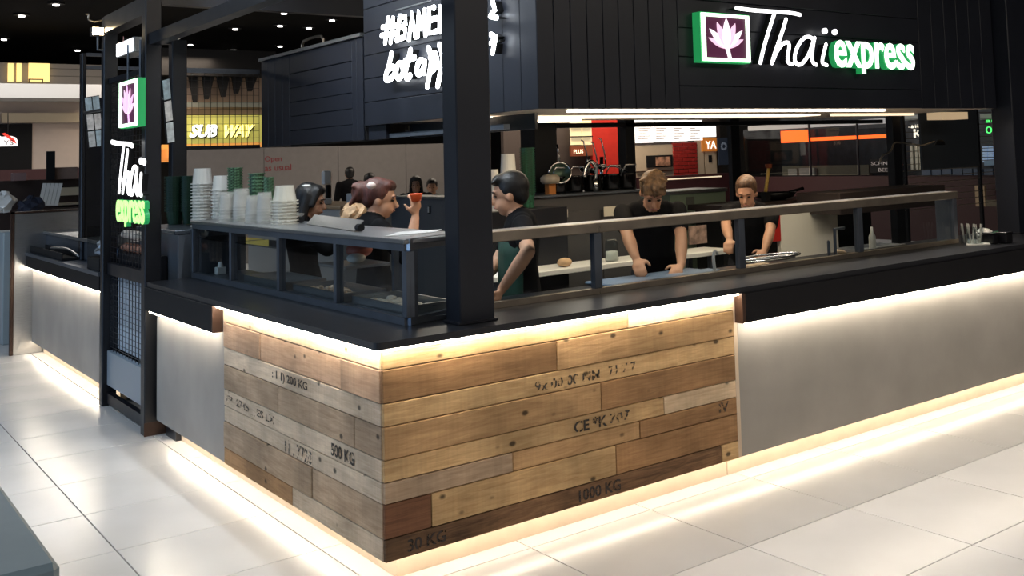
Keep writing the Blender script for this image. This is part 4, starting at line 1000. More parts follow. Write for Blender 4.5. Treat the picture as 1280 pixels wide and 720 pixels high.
# cutting board under the blond man's hands
bz = ZS1+.002
a = PZ(790, 358, bz); 
cb = thing('cutting_board', 'blue grey board under the hands of the blond man', 'board', (2.0, .58, bz))
recalc(MB().bbox(1.62, .50, bz, 2.42, .80, bz+.02, .006).build('board', mat('blue_board', (.10, .15, .22), .4), cb))
recalc(MB().bbox(2.42+.001, .58, bz+.004, 2.50, .70, bz+.016, .004).build('handle', mat('blue_board', (.10, .15, .22), .4), cb))
# trays, tongs, rack in front of the woman
rk = thing('wire_rack', 'oval wire rack on the counter in front of the woman with tied hair', 'rack', (2.9, .62, bz))
for s_, z in ((1.0, .05), (.82, .035)):
    MB().tube([(2.98+.26*s_*math.cos(a), .62+.11*s_*math.sin(a), bz+z) for a in [2*math.pi*k/24 for k in range(25)]], .007, 6).build('ring', M_chrome, rk, True)
for k in range(4): MB().cyl((2.83+.1*k, .62, bz), (2.83+.1*k, .62, bz+.035), .006, n=6).build('leg', M_chrome, rk)
recalc(MB().bbox(2.72, .60, bz+.001, 2.95, .66, bz+.012, .004).build('paddle', mat('pale_wood', (.5, .36, .22), .6), rk))
hd = thing('door_handle_bar', 'white curved handle at the glass edge by the woman', 'handle', (2.44, .5, bz))
MB().tube(smoothpts([(2.38, .50, bz+.01), (2.37, .50, bz+.10), (2.40, .52, bz+.14), (2.45, .55, bz+.12)], 4), .010, 8).build('bar', M_white, hd, True)
# white upright panel, red strip
wb = BYone('white_board', 'large upright white board behind the right display case', 'board', mat('cream_board', (.80, .76, .66), .5, var=.02), 976, 262, 1048, 330, 1.95, .05)
rs = BYone('red_fire_blanket', 'narrow red case hanging left of the white board', 'case', mat('red_plastic', (.45, .02, .015), .4), 965, 262, 976, 302, 1.95, .06)
# bracket, bottle and wooden handle in the case
for i, (px, ptop) in enumerate(((1036, 302), (1044, 286))):
    p = Vector((along(px, (0, .53, 1.1), 0), .53, bz)); q = PY(px, ptop, .53)
    bt = thing('steel_tool_holder', ['short', 'tall'][i]+' steel bracket standing in front of the white board', 'bracket', (p.x, p.y, bz), 'steel brackets')
    MB().bbox(p.x-.02, p.y-.01, bz, p.x+.02, p.y+.01, bz+.006, .002).build('foot', M_steeld, bt)
    MB().tube([(p.x, p.y, bz), (p.x, p.y, q.z), (p.x+.10*i+.001, p.y, q.z+.0005)], .011, 8).build('arm', M_steeld, bt)
a = PY(1046, 314, .56); b = PY(1057, 322, .56); b.z = max(b.z, bz+.015)
kn = thing('knife', 'kitchen knife with pale wooden handle in the right case', 'knife', b)
MB().tube([a, a.lerp(b, .5), b], [.014, .018, .012], 8).build('handle', mat('pale_wood', (.5, .36, .22), .6), kn, True)
MB().prism([b, b+Vector((.18, -.01, -.004)), b+Vector((.16, .02, -.004))], (0, 0, .003)).build('blade', M_chrome, kn)
tr = thing('steel_tray', 'shallow steel tray in the far right bay of the case', 'tray', (4.1, .6, bz))
recalc(MB().bbox(3.75, .50, bz, 4.25, .74, bz+.006, .002).build('base', M_steel, tr))
for (x0, y0_, x1, y1_) in ((3.75, .495, 4.25, .50), (3.75, .74, 4.25, .745), (3.745, .495, 3.75, .745), (4.25, .495, 4.255, .745)): MB().box(x0, y0_, bz, x1, y1_, bz+.03).build('side', M_steel, tr)
bo = PZ(1116, 312, bz)
lathe_one('sauce_bottle', 'slim pale sauce bottle in the far right bay of the case', 'bottle', [(.022, 0), (.026, .01), (.026, .09), (.010, .13), (.009, .16), (0, .16)], (4.0, .60, bz+.007), mat('pale_bottle', (.35, .34, .30), .3))
# wok and yellow handled brush, back shelf on the right
zs = PY(980, 250, 2.45).z
wk = thing('black_wok', 'black wok on the back shelf behind the woman', 'pan', PY(978, 250, 2.45))
wc = PY(978, 250, 2.45)
sh = one('back_shelf', 'dark back shelf running behind the woman and white board', 'shelf', MB().bbox(4.2, 2.3, wc.z-.05, 6.3, 2.85, wc.z-.001, .004), mat('brown_black', (.035, .025, .022), .5))
one('back_shelf_support', 'dark panel holding up the back shelf', 'panel', MB().box(4.25, 2.45, 0, 6.25, 2.8, wc.z-.051), M_black2)
recalc(MB().lathe([(.10, 0), (.17, .03), (.20, .07), (.205, .07), (.175, .025), (.10, .006), (0, .006)], (wc.x, 2.55, wc.z), 24).build('wok_body', mat('black_iron', (.012, .012, .013), .35, .4), wk, True))
MB().tube([(wc.x+.19, 2.55, wc.z+.06), (wc.x+.34, 2.5, wc.z+.09)], .014, 8).build('handle', M_black2, wk, True)
yb_ = PY(957, 240, 2.4); yt = PY(961, 210, 2.4)
br = thing('wooden_brush', 'yellow handled brush standing behind the woman', 'brush', yb_)
MB().tube([yb_, yt], .016, 8).build('handle', mat('yellow_wood', (.62, .42, .10), .5), br, True)
MB().cyl(yt, yt+Vector((0, 0, .035)), .028, .034, 10).build('head', mat('rust_bristle', (.25, .06, .02), .8), br)
MB().box(yb_.x-.03, 2.37, wc.z, yb_.x+.03, 2.43, yb_.z).build('stand', M_black2, br)
# pale green glass cabinet behind the blond man
gc = thing('green_glass_cabinet', 'pale green backed cabinet between the blond man and the woman', 'cabinet', PY(875, 270, 2.95))
x0, x1, z0, z1 = rectY(838, 241, 908, 300, 2.98)
x0 = max(x0, XR+.05)
MB().box(x0, 2.98, 0, x1, 3.4, z1).build('body', mat('pale_green_panel', (.24, .32, .24), .35), gc)
MB().box(x0-.01, 2.96, z1+.0005, x1+.01, 3.42, z1+.03).build('top', M_steel, gc)
BY('plate', mat('grey_plate', (.14, .15, .14), .5), gc, 858, 246, 868, 256, 2.97, .005)
# picture below, on prep table back
BYone('photo_board', 'small framed picture standing behind the prep table', 'picture', mat('dull_photo', (.30, .20, .16), .6, var=.8, vscale=14), 862, 282, 884, 305, 2.2, .02)
# right end: sauce jars, napkins, trays on the countertop
for i, (px, py) in enumerate(((1207, 305), (1215, 306), (1224, 306))):
    p = PZ(px, py, ZS1); g = thing('glass_tumbler', ['leftmost', 'middle', 'rightmost'][i]+' clear glass of cutlery at the right end of the counter', 'glass', p, 'glasses at the counter end')
    recalc(MB().lathe([(.03, 0), (.034, .004), (.038, .13), (.035, .13), (.030, .01), (0, .008)], p, 14).build('glass', M_glass, g, True))
    for k in range(4): MB().cyl(p+Vector((.010*math.cos(k*1.6), .010*math.sin(k*1.6), .01)), p+Vector((.03*math.cos(k*1.6), .03*math.sin(k*1.6), .15)), .004, n=6).build('cutlery', mat('pale_cutlery', (.6, .57, .5), .4, .3), g)
p = PZ(1228, 303, ZS1); mb = MB().ell(p+Vector((.02, 0, .055)), (.10, .05, .05), 12, 8)
for v in mb.v: v += Vector((random.uniform(-.012, .012), random.uniform(-.01, .01), random.uniform(-.008, .008)))
one('napkin_bundle', 'crumpled white napkins beside the cutlery glasses', 'napkin', mb, mat('napkin', (.78, .74, .66), .8))
p = PZ(1234, 307, ZS1)
one('paper_napkins', 'flat fanned white napkins lying before the cutlery glasses', 'napkin', MB().prism([PZ(1208, 307, ZS1+.001), PZ(1238, 306, ZS1+.001), PZ(1230, 300, ZS1+.001), PZ(1210, 301, ZS1+.001)], (0, 0, .008)), mat('napkin', (.78, .74, .66), .8))
for i, (a, b, c, d) in enumerate(((1238, 290, 1252, 305), (1253, 289, 1272, 304))):
    p = PZ((a+c)/2, d, ZS1); wd = (PZ(c, d, ZS1)-PZ(a, d, ZS1)).length
    tr = thing('black_tray', ['smaller', 'larger'][i]+' glossy black condiment box at the right end of the counter', 'box', (p.x, p.y, ZS1), 'black condiment boxes')
    recalc(MB().bbox(p.x-wd*.4, p.y, ZS1, p.x+wd*.4, p.y+.12, ZS1+.07, .006).build('body', mat('gloss_black', (.01, .01, .012), .15), tr))
    recalc(MB().bbox(p.x-wd*.42, p.y-.005, ZS1+.0705, p.x+wd*.42, p.y+.125, ZS1+.082, .004).build('lid', mat('gloss_black', (.01, .01, .012), .15), tr))

# ================================================================ ITEMS AT THE LEFT CASE
ZT = 1.4285
def TP(px, py): return PZ(px, py, ZT)
def sstack(label, group, px, py_base, y_top, wpx, x, h, pitch, mt, inverted=True, name='paper_cup', taper=.78, z=ZT):
    """stack standing at depth plane x, its base column px, top at y_top"""
    b = PX(px, py_base, x); tz = PX(px, y_top, x).z; rim = wpx*proj(b)[2]/FX/2*.96
    if b.y > 3.62 and z == ZT: z = 1.361
    n = max(2, int((tz-z-h)/pitch)+1)
    cupstack(label, group, (x, b.y, z), rim, rim*taper, h, pitch, n, mt, inverted, name)
sstack('white paper cup in the tallest stack at the far end of the left case', 'tallest white cup stack', 253, 272, 209, 26, .45, .12, .024, CUPW)
sstack('white paper cup in the second stack at the far end of the left case', 'second white cup stack', 276, 272, 218, 22, .50, .11, .024, CUPW)
sstack('green printed cup in the stack behind the clear cups, leftmost', 'left green printed stack', 294, 270, 209, 18, .53, .10, .02, CUPG, False)
sstack('green printed cup in the stack behind the clear cups, middle', 'middle green printed stack', 321, 270, 214, 20, .54, .10, .024, CUPG, False)
sstack('green printed cup in the stack behind the clear cups, rightmost', 'right green printed stack', 336, 272, 220, 13, .54, .09, .022, CUPG, False)
sstack('clear plastic cup in the left stack on the case top', 'left clear cup stack', 302, 276, 232, 24, .40, .12, .020, CUPC, True, 'plastic_cup')
sstack('clear plastic cup in the middle stack on the case top', 'middle clear cup stack', 331, 278, 236, 22, .38, .12, .020, CUPC, True, 'plastic_cup')
sstack('clear plastic cup in the stack squeezed between the left and middle clear stacks', 'inner clear cup stack', 317, 277, 240, 22, .36, .12, .020, CUPC, True, 'plastic_cup')
sstack('clear plastic cup in the low stack in front of the white cups', 'low clear cup stack', 284, 276, 238, 22, .33, .12, .020, CUPC, True, 'plastic_cup')
sstack('frosted plastic bowl in the wide stack beside the black haired woman', 'frosted bowl stack', 356, 279, 229, 32, .42, .10, .020, CUPI, True, 'plastic_bowl', .7)
# blue grey cabinet beyond the case with green bowls
cbn = thing('side_cabinet', 'blue grey steel cabinet at the far end of the left case', 'cabinet', (.5, 3.9, ZS1))
recalc(MB().bbox(.18, 3.71, .0, .62, 4.75, 1.33, .005).build('body', mat('blue_steel', (.22, .25, .30), .35, .6), cbn))
recalc(MB().bbox(.16, 3.705, 1.3305, .64, 4.77, 1.36, .004).build('top', M_steeld, cbn))
for i, px in enumerate((219, 236)):
    xx = .40+.06*i
    sstack('dark green paper bowl in the %s of the two stacks on the side cabinet' % ['left', 'right'][i], 'dark green bowl stack '+['left', 'right'][i], px, 290, 219, 24 if i == 0 else 18, xx, .11, .014, CUPD, False, 'paper_bowl', .72, 1.361)
# loose metal label strips on the case top
for i, (a, b) in enumerate((((322, 276), (371, 279)), ((384, 281), (444, 290)))):
    A_ = TP(*a); B2 = TP(*b)
    lt = thing('metal_label_strip', ['farther', 'nearer'][i]+' tilted metal strip with black end knob on the left case', 'strip', (A_+B2)/2, 'tilted metal strips')
    d_ = (B2-A_); 
    recalc(MB().prism([A_+Vector((0, 0, .002)), B2+Vector((0, 0, .002)), B2+Vector((.05, 0, .055)), A_+Vector((.05, 0, .055))], Vector((-.004, 0, .004))).build('plate', M_steel, lt))
    MB().cyl(B2+Vector((.02, -.03, .022)), B2+Vector((.02, .01, .022)), .02, n=10).build('knob', M_black2, lt)
# paper sheet on the case top near the corner
one('paper_sheet', 'white paper sheet lying on the corner of the left case', 'paper', MB().prism([TP(480, 296), TP(545, 290), TP(552, 287), TP(500, 290)], (0, 0, .002)), M_white)
# food trays in the case
ZD = ZC0+.021
M_food = mat('mixed_food', (.55, .42, .30), .6, var=.6, vscale=50)
for i, (ya_, yb2) in enumerate(((0.40, 1.02), (1.15, 1.85), (1.98, 2.70))):
    ft_ = thing('food_tray', ['nearest', 'middle', 'farthest'][i]+' steel food tray inside the left glass case', 'tray', (XC+.2, (ya_+yb2)/2, ZD), 'steel food trays')
    x0, x1 = XC+.05, XC+DEP-.06
    MB().box(x0, ya_, ZD, x1, yb2, ZD+.004).build('base', M_steel, ft_)
    for (a, b, c, d2) in ((x0, ya_, x0+.012, yb2), (x1-.012, ya_, x1, yb2), (x0+.0125, ya_, x1-.0125, ya_+.012), (x0+.0125, yb2-.012, x1-.0125, yb2)): MB().box(a, b, ZD+.0045, c, d2, ZD+.05).build('rim', M_steel, ft_)
    if i < 2:
        fm = MB(); rnd = random.Random(i)
        for k in range(46):
            c = Vector((rnd.uniform(x0+.05, x1-.05), rnd.uniform(ya_+.05, yb2-.05), ZD+.022)); fm.ell(c, (rnd.uniform(.015, .03), rnd.uniform(.015, .03), .015), 8, 5)
        o = fm.build('food_pieces', [mat('shredded_white', (.70, .64, .52), .6, var=.3, vscale=40), M_food][i], ft_, True); o['kind'] = 'stuff'
# salad bowl seen through the glass
p = PX(449, 312, .50)
sbw = thing('food_tub', 'red and white food pack on a steel shelf seen through the left glass', 'food', (p.x, p.y, p.z-.05))
recalc(MB().bbox(p.x-.16, p.y-.18, p.z-.085, p.x+.10, p.y+.18, p.z-.068, .003).build('shelf', M_steel, sbw))
MB().ell((p.x, p.y, p.z), (.07, .085, .045), 16, 10).build('meat', mat('red_meat', (.52, .14, .09), .5, var=.3), sbw, True)
MB().ell((p.x-.04, p.y-.05, p.z-.04), (.05, .06, .028), 14, 8).build('rice', mat('rice', (.8, .78, .7), .7), sbw, True)
for i, (px, py) in enumerate(((275, 338), (304, 340))):
    p = PZ(px, py, ZD)
    ct_ = thing('small_carton', ['left', 'right'][i]+' little white carton inside the far bays of the left case', 'carton', (XC+.12, p.y, ZD), 'little white cartons')
    recalc(MB().bbox(XC+.09, p.y-.03, ZD, XC+.15, p.y+.03, ZD+.05, .003).build('box', M_white, ct_))
    MB().cyl((XC+.12, p.y, ZD+.051), (XC+.12, p.y, ZD+.085), .02, .012, 10).build('spout', M_white, ct_)
# kitchen base behind the left staff, steel partition with switch
sp = thing('steel_partition', 'grey steel partition with white switch behind the auburn haired woman', 'partition', (3.05, 5.4, 0))
recalc(MB().bbox(3.05, 4.3, 0, 3.12, 6.4, 1.40, .004).build('panel', mat('grey_blue_steel', (.17, .18, .20), .4, .5), sp))
recalc(MB().bbox(3.02, 4.28, 1.4005, 3.30, 6.42, 1.425, .003).build('coping', M_steel, sp))
q = PX(537, 262, 3.05); MB().box(3.04, q.y-.025, q.z-.04, 3.0495, q.y+.025, q.z+.04).build('switch_plate', M_black2, sp)
MB().box(3.034, q.y-.011, q.z-.03, 3.0395, q.y+.011, q.z+.03).build('switch', M_white, sp)
# white counter with drinks machine behind the girl
wc2 = thing('service_counter', 'white service counter behind the black haired woman', 'counter', (2.8, 7.4, 0))
p0 = PX(392, 277, 2.6); p1 = PX(470, 276, 2.6)
zc_ = PX(430, 276, 2.6).z
recalc(MB().bbox(2.6, 6.6, 0, 3.2, 9.6, zc_+.12, .004).build('body', mat('pale_grey_laminate', (.42, .43, .43), .5), wc2))
recalc(MB().bbox(2.56, 6.58, zc_+.1205, 3.24, 9.62, zc_+.15, .004).build('top', mat('oak_top', (.40, .27, .15), .5), wc2))
zz_ = zc_+.151
pb = PX(445, 262, 2.7)
rg = thing('cash_register', 'pale blue grey cash register on the white service counter', 'register', (2.85, pb.y, zz_))
recalc(MB().bbox(2.7, pb.y-.25, zz_, 3.0, pb.y+.25, zz_+.13, .006).build('drawer', mat('pale_blue_box', (.42, .46, .50), .4), rg))
recalc(MB().bbox(2.78, pb.y-.08, zz_+.1305, 2.9, pb.y+.06, zz_+.19, .006).build('printer', M_white, rg))
pm = PX(403, 255, 2.7)
dm = thing('drinks_machine', 'white and black machine beside the face of the black haired woman', 'machine', (2.85, pm.y, zz_))
recalc(MB().bbox(2.70, pm.y-.035, zz_, 2.80, pm.y+.035, zz_+.07, .01).build('base', M_white, dm))
recalc(MB().bbox(2.74, pm.y-.025, zz_+.0705, 2.80, pm.y+.025, zz_+.22, .01).build('column', M_black2, dm))
recalc(MB().bbox(2.70, pm.y-.035, zz_+.2205, 2.80, pm.y+.035, zz_+.38, .015).build('head', M_white, dm))

# ================================================================ BACKGROUND SHOPS
def shop(label, cat, Y, px, name='far_shop'):
    p = PY(px, 300, Y); return thing(name, label, cat, (p.x, Y, 0))
M_menu = emat('lit_menu_white', (1.0, 0.97, 0.92), 1.15)
M_redwall = mat('red_wall', (0.50, 0.025, 0.015), .5, var=.08)
M_redtile = mat('red_tile', (0.36, 0.025, 0.02), .4, var=.15)
M_beige = mat('beige_wall', (0.62, 0.50, 0.36), .6, var=.03)
# restaurant with red walls behind the kitchen
YB = 13.0
rs_ = shop('far restaurant with red walls and lit white menu boards', 'shop', YB, 800)
x0, x1, z0, z1 = rectY(640, 120, 912, 250, YB)
MB().box(x0, YB+.3, 0, x1, YB+.4, 3.4).build('rear_wall', mat('dim_wall', (.05, .035, .03), .7), rs_)
BY('red_panel', M_redwall, rs_, 741, 140, 780, 236, YB+.1, .1)
BY('white_edge', emat('lit_edge', (1, .93, .82), 1.2), rs_, 780, 150, 784, 204, YB+.08, .1)
for k in range(2): BY('lit_shelf', emat('warm_shelf_light', (.9, .72, .42), .55), rs_, 714+14*k, 150, 727+14*k, 181, YB+.12, .05)
for k in range(2): BY('shelf_board', M_black2, rs_, 714, 158+12*k, 741, 159.5+12*k, YB+.05, .06)
BY('sign_board', mat('rust_board', (.20, .05, .02), .6), rs_, 714, 182, 741, 195, YB+.10, .06)
p = PY(717, 192, YB+.095); q = PY(732, 192, YB)
text_mb('PLUS', (p.x, YB+.09, p.z), (1, 0, 0), (0, 0, 1), (0, -1, 0), width=q.x-p.x, height=.08, depth=.01).build('lettering', emat('warm_letter', (1, .75, .5), 1.5), rs_)
for k, (a, b) in enumerate(((795, 816), (817, 838), (839, 859), (860, 878))):
    o = BY('menu_board', M_menu, rs_, a, 150, b, 178.5-k*1.0, YB, .05)
    for j in range(5): BY('menu_line', mat('menu_grey', (.45, .35, .3), .6), rs_, a+3, 160+3.2*j, b-3-(j*3+k*2) % 9, 160.9+3.2*j, YB-.012, .008)
BY('beige_wall_panel', M_beige, rs_, 795, 181, 842, 224, YB+.05, .1)
fr = BY('picture', M_black2, rs_, 809, 194, 841, 209, YB+.01, .03)
BY('picture_print', mat('food_print', (.42, .22, .14), .6, var=.9, vscale=9), fr, 820, 196, 838, 207, YB-.003, .008)
BY('wall_rail', M_copper, rs_, 796, 213, 842, 214.5, YB, .04)
x0, x1, z0, z1 = rectY(842, 178, 872, 221, YB+.02)
for j in range(9):
    for k in range(3):
        off = .5 if j % 2 else 0
        a = x0+(x1-x0)*max(0, (k-off))/2.5; b = x0+(x1-x0)*min(2.5, k-off+1)/2.5
        if b-a > .05: recalc(MB().bbox(a+.006, YB+.02, z0+(z1-z0)*j/9+.006, b-.006, YB+.1, z0+(z1-z0)*(j+1)/9-.006, .004).build('red_tile', M_redtile, rs_))
BY('pale_jamb', M_beige, rs_, 872, 176, 880, 223, YB+.04, .08)
BY('pale_jamb', M_beige, rs_, 882, 189, 896, 223, YB+.04, .08)
BY('lit_header', M_menu, rs_, 881, 155, 895, 171, YB+.04, .08)
BY('orange_sign', mat('orange_sign', (.55, .18, .03), .5, emit=(.7, .22, .03), es=.35), rs_, 878, 172, 896, 189, YB+.0, .05)
p = PY(882, 186, YB); q = PY(895, 186, YB)
text_mb('YA', (p.x, YB-.005, p.z), (1, 0, 0), (0, 0, 1), (0, -1, 0), width=q.x-p.x, height=.17, depth=.01).build('lettering', M_menu, rs_)
BY('small_emblem', M_black2, rs_, 886, 194, 890, 203, YB+.03, .01)
pz = BY('poster', mat('navy_poster', (.03, .045, .08), .6), rs_, 898, 172, 912, 206, YB-.1, .02)
c = PY(905, 183, YB-.11)
for k in range(10):
    a = 2*math.pi*k/10; MB().ell(c+Vector((.07*math.cos(a), 0, .07*math.sin(a))), (.028, .006, .028), 8, 5).build('medallion_petal', mat('pale_blue_print', (.25, .32, .45), .6), pz)
BY('counter_front', mat('dark_red_brown', (.035, .008, .010), .5), rs_, 640, 223, 912, 262, YB-.5, .3)
BY('counter_edge', emat('edge_light', (1, .85, .6), .6), rs_, 835, 221.5, 902, 223, YB-.52, .3)
# dark glazed shop with orange strip on the right (stands square to the hall)
XB = 14.0
def BX(name, mt, parent, px0, py0, px1, py1, X, th):
    a, b, z0, z1 = rectX(px0, py0, px1, py1, X); return MB().box(X, b, z0, X+th, a, z1).build(name, mt, parent)
p = PX(1020, 220, XB)
gs = thing('far_shop', 'dark glazed shop with orange strip light at the right', 'shop', (XB, p.y, 0))
a, b, z0, z1 = rectX(915, 100, 1300, 260, XB); a = min(a, 11.9)
MB().box(XB+.8, b, 0, XB+.9, a, 4.0).build('rear_wall', mat('dim_blue_wall', (.030, .038, .045), .6, var=.3), gs)
def PXq(px, py): return PX(px, py, XB)
def slantbar(px0, py0, px1, py1, h, X, th, name, mt, parent):
    A_ = PX(px0, py0, X); B2 = PX(px1, py1, X); z = (A_.z+B2.z)/2
    return MB().box(X, B2.y, z-h/2, X+th, A_.y, z+h/2).build(name, mt, parent)
slantbar(935, 161, 1118, 150, .10, XB, .1, 'white_band', mat('white_band', (.6, .6, .6), .5), gs)
BX('orange_sign', emat('orange_light', (1.0, .13, .015), 1.1), gs, 976, 163, 1010, 178, XB, .06)
slantbar(1011, 174, 1118, 170, .07, XB, .05, 'orange_strip', emat('orange_light', (1.0, .13, .015), 1.1), gs)
for px in (1011, 1071): BX('mullion', M_black, gs, px, 150, px+1.5, 219, XB-.03, .03)
a, b, z0, z1 = rectX(930, 166, 1118, 219, XB+.06)
for (u, v) in ((930, 1010), (1013, 1070), (1073, 1117)): BX('glass_pane', M_glassd, gs, u, 160, v, 218, XB+.10, .01)
BX('lit_ledge', mat('lit_ledge', (.3, .28, .2), .6), gs, 978, 207, 1086, 219, XB+.4, .1)
BX('white_goods', mat('white_goods', (.75, .7, .6), .5), gs, 985, 211, 996, 219, XB+.3, .08)
BX('white_goods', mat('white_goods', (.75, .7, .6), .5), gs, 999, 210, 1018, 219, XB+.3, .08)
BX('base_wall', mat('dark_red_brown', (.035, .008, .010), .5), gs, 935, 220, 1300, 300, XB-.1, .09)
sgb = BX('sign_board', M_black2, gs, 1087, 199, 1117, 216, XB-.16, .03)
for i, (tx, a, b, yb3) in enumerate((('SCHNEI', 1089, 1115, 206.5), ('BEET', 1098, 1115, 214.5))):
    A_ = PX(a, yb3, XB-.17); B2 = PX(b, yb3, XB-.17)
    text_mb(tx, (XB-.165, A_.y, A_.z), (0, -1, 0), (0, 0, 1), (-1, 0, 0), width=A_.y-B2.y, height=.065, depth=.006).build('lettering', mat('pale_letter', (.55, .5, .5), .6), sgb)
# shop with italic letters and green neon further right
ks = thing('far_shop', 'shop with pale letters and green neon behind the wire rails', 'shop', (XB+.1, PX(1190, 200, XB).y, 0))
BX('header', mat('grey_header', (.30, .31, .28), .6), ks, 1129, 144, 1150, 150, XB+.2, .05)
for (tx, a, b, yb3, h) in (('- & MR', 1132, 1148, 160.5, .06), ('Ki', 1139, 1153, 173, .17)):
    A_ = PX(a, yb3, XB); B2 = PX(b, yb3, XB)
    text_mb(tx, (XB+.1, A_.y, A_.z), (0, -1, 0), (0, 0, 1), (-1, 0, 0), width=A_.y-B2.y, height=h, depth=.02).build('lettering', emat('cream_letter', (1, .92, .75), .8), ks)
for i, px in enumerate((1138, 1144, 1149)): BX('lit_curtain', mat('lit_curtain', (.5, .48, .38), .7), ks, px, 182, px+3, 212, XB+.2, .05)
for i, (tx, yb3, h) in enumerate((('ary', 155, .07), ('Oms', 167, .12))):
    A_ = PX(1229, yb3, XB); B2 = PX(1248, yb3, XB)
    text_mb(tx, (XB+.1, A_.y, A_.z), (0, -1, 0), (0, 0, 1), (-1, 0, 0), width=A_.y-B2.y, height=h, depth=.02).build('lettering', emat('green_neon', (.1, 1.0, .2), 1.1), ks)
BX('header', mat('grey_header', (.30, .31, .28), .6), ks, 1225, 142, 1250, 149, XB+.2, .05)
for j in range(3):
    for k in range(3): BX('blue_window_pane', emat('blue_pane', (.30, .42, .60), .28), ks, 1228+7*k, 183+7*j, 1234+7*k, 189+7*j, XB+.2, .04)
BX('blue_goods', mat('blue_goods', (.25, .40, .55), .5), ks, 1230, 200, 1248, 207, XB+.15, .04)
for k in range(7): BX('blue_goods', mat('navy_goods', (.05, .08, .13), .5), ks, 1152+13*k, 211, 1163+13*k, 219, XB-.15, .04)
MB().box(XB+.25, PX(1256, 200, XB).y, 0, XB+.30, PX(1128, 200, XB).y, 3.0).build('rear_wall', mat('dim_blue_wall', (.030, .038, .045), .6, var=.3), ks)
BX('pale_post', mat('tan_post', (.45, .33, .2), .6), ks, 1219, 232, 1231, 258, XB-.4, .05)
BX('pale_box', mat('olive_box', (.14, .12, .08), .6), ks, 1232, 250, 1254, 258, XB-.4, .05)
# dark menu panel and wire rails at the right end of the kiosk
YR = 3.3
x0, x1, z0, z1 = rectY(1151, 130, 1222, 210, YR-.12)
dp = thing('menu_display', 'large dark blue grey display hung behind the wire rails', 'display', (x0, YR-.12, z0))
recalc(MB().bbox(x0, YR-.12, z0, x1, YR-.09, z1, .003).build('board', mat('slate_panel', (.040, .050, .062), .5), dp))
for x in (x0+.1, x1-.1): MB().cyl((x, YR-.105, z1), (x, YR-.105, 4.6), .01, n=8).build('hanger_rod', M_black, dp)
wr_ = thing('wire_rails', 'row of thin horizontal steel wires at the right end of the kiosk', 'railing', PY(1190, 300, YR))
for k in range(17):
    z = 1.02+k*.075
    A_ = along(1129, (0, YR, z), 0); B2 = along(1255, (0, YR, z), 0); MB().cyl((A_, YR, z), (B2, YR, z), .0042, n=5).build('wire', M_warmsteel, wr_)
for px in (1224, 1252): x = along(px, (0, YR, 1.5), 0); MB().box(x-.02, YR-.02, 0, x+.02, YR+.02, 2.5).build('upright', M_black, wr_)
x = along(1131, (0, YR, 1.5), 0); MB().box(x-.02, YR-.02, 0, x+.02, YR+.02, 2.5).build('upright', M_black, wr_)
# two spot lamps and a warm fixture under the canopy right end
BYone('ceiling_fixture', 'square warm fixture under the right end of the canopy', 'light', mat('warm_fixture', (.45, .33, .2), .5, emit=(.9, .65, .38), es=.45), 1177, 140, 1210, 149, 2.7, .2)
gl_ = thing('gooseneck_lamp', 'thin gooseneck lamp with dark head by the slim right column', 'lamp', PY(1100, 203, 2.9))
MB().tube(smoothpts([PY(1100, 203, 2.9), PY(1103, 195, 2.9), PY(1113, 189, 2.9), PY(1117, 180, 2.96), PY(1122, 178, 2.995), PY(1140, 180, 2.8), PY(1152, 182, 2.8), PY(1168, 177, 2.8)], 4), .009, 8).build('neck', M_warmsteel, gl_, True)
hq = PY(1175, 178, 2.8); recalc(MB().lathe([(.02, .03), (.05, .01), (.06, -.03), (.05, -.03), (0, -.01)], hq, 12).build('head', M_black2, gl_, True))
# dark trolley box behind right end of case
BYone('dark_equipment', 'low dark equipment box behind the right end of the case', 'box', mat('brown_black', (.035, .025, .022), .5), 1050, 236, 1182, 262, 1.6, .5)

# hoarding with red text, lit sandwich shop above it
YG = 16.0
hg = thing('hoarding', 'plain grey hoarding wall with small red lettering behind the kiosk', 'wall', (6, YG, 0))
zh = PY(400, 183, YG).z
x0 = PY(228, 190, YG).x; x1 = PY(585, 180, YG).x
for k in range(4): recalc(MB().bbox(x0+(x1-x0)*k/4+.004, YG, 0, x0+(x1-x0)*(k+1)/4-.004, YG+.1, zh, .004).build('panel', mat('grey_hoarding', (.20, .185, .18), .7, var=.05), hg))
for (tx, a, b, yb3, h) in (('Open', 331, 352, 204, .13), ('as usual', 331, 364, 214, .12)):
    A_ = PY(a, yb3, YG); B2 = PY(b, yb3, YG)
    text_mb(tx, (A_.x, YG-.001, A_.z), (1, 0, 0), (0, 0, 1), (0, -1, 0), width=B2.x-A_.x, height=h, depth=.004).build('lettering', mat('dull_red', (.25, .02, .03), .6), hg)
YS_ = 18.0
sw = shop('far sandwich shop with glowing yellow green sign', 'shop', YS_, 280)
BY('sign_panel', mat('yellow_green_panel', (.55, .5, .12), .5, emit=(.50, .47, .10), es=.45), sw, 222, 144, 335, 179, YS_, .1)
def ital(tx, a, b, yb3, h, mt):
    A_ = PY(a, yb3, YS_-.03); B2 = PY(b, yb3, YS_-.03)
    mb = text_mb(tx, (A_.x, YS_-.03, A_.z), (1, 0, 0), (0, 0, 1), (0, -1, 0), width=B2.x-A_.x-.06, height=h, depth=.05, bold=.03)
    for v in mb.v: v.x += (v.z-A_.z)*.28
    mb.build('lettering', mt, sw)
    m2 = MB().add([v+Vector((.025, .045, -.025)) for v in mb.v], mb.f); m2.build('lettering_outline', M_black2, sw)  # dark outline backing that belongs to the letters
hS = PY(236, 156, YS_).z-PY(236, 172, YS_).z
ital('SUB', 236, 273, 172, hS, emat('sub_white', (1, 1, .95), 1.5)); ital('WAY', 276, 317, 172, hS, emat('way_yellow', (1.0, .92, .30), 1.6))
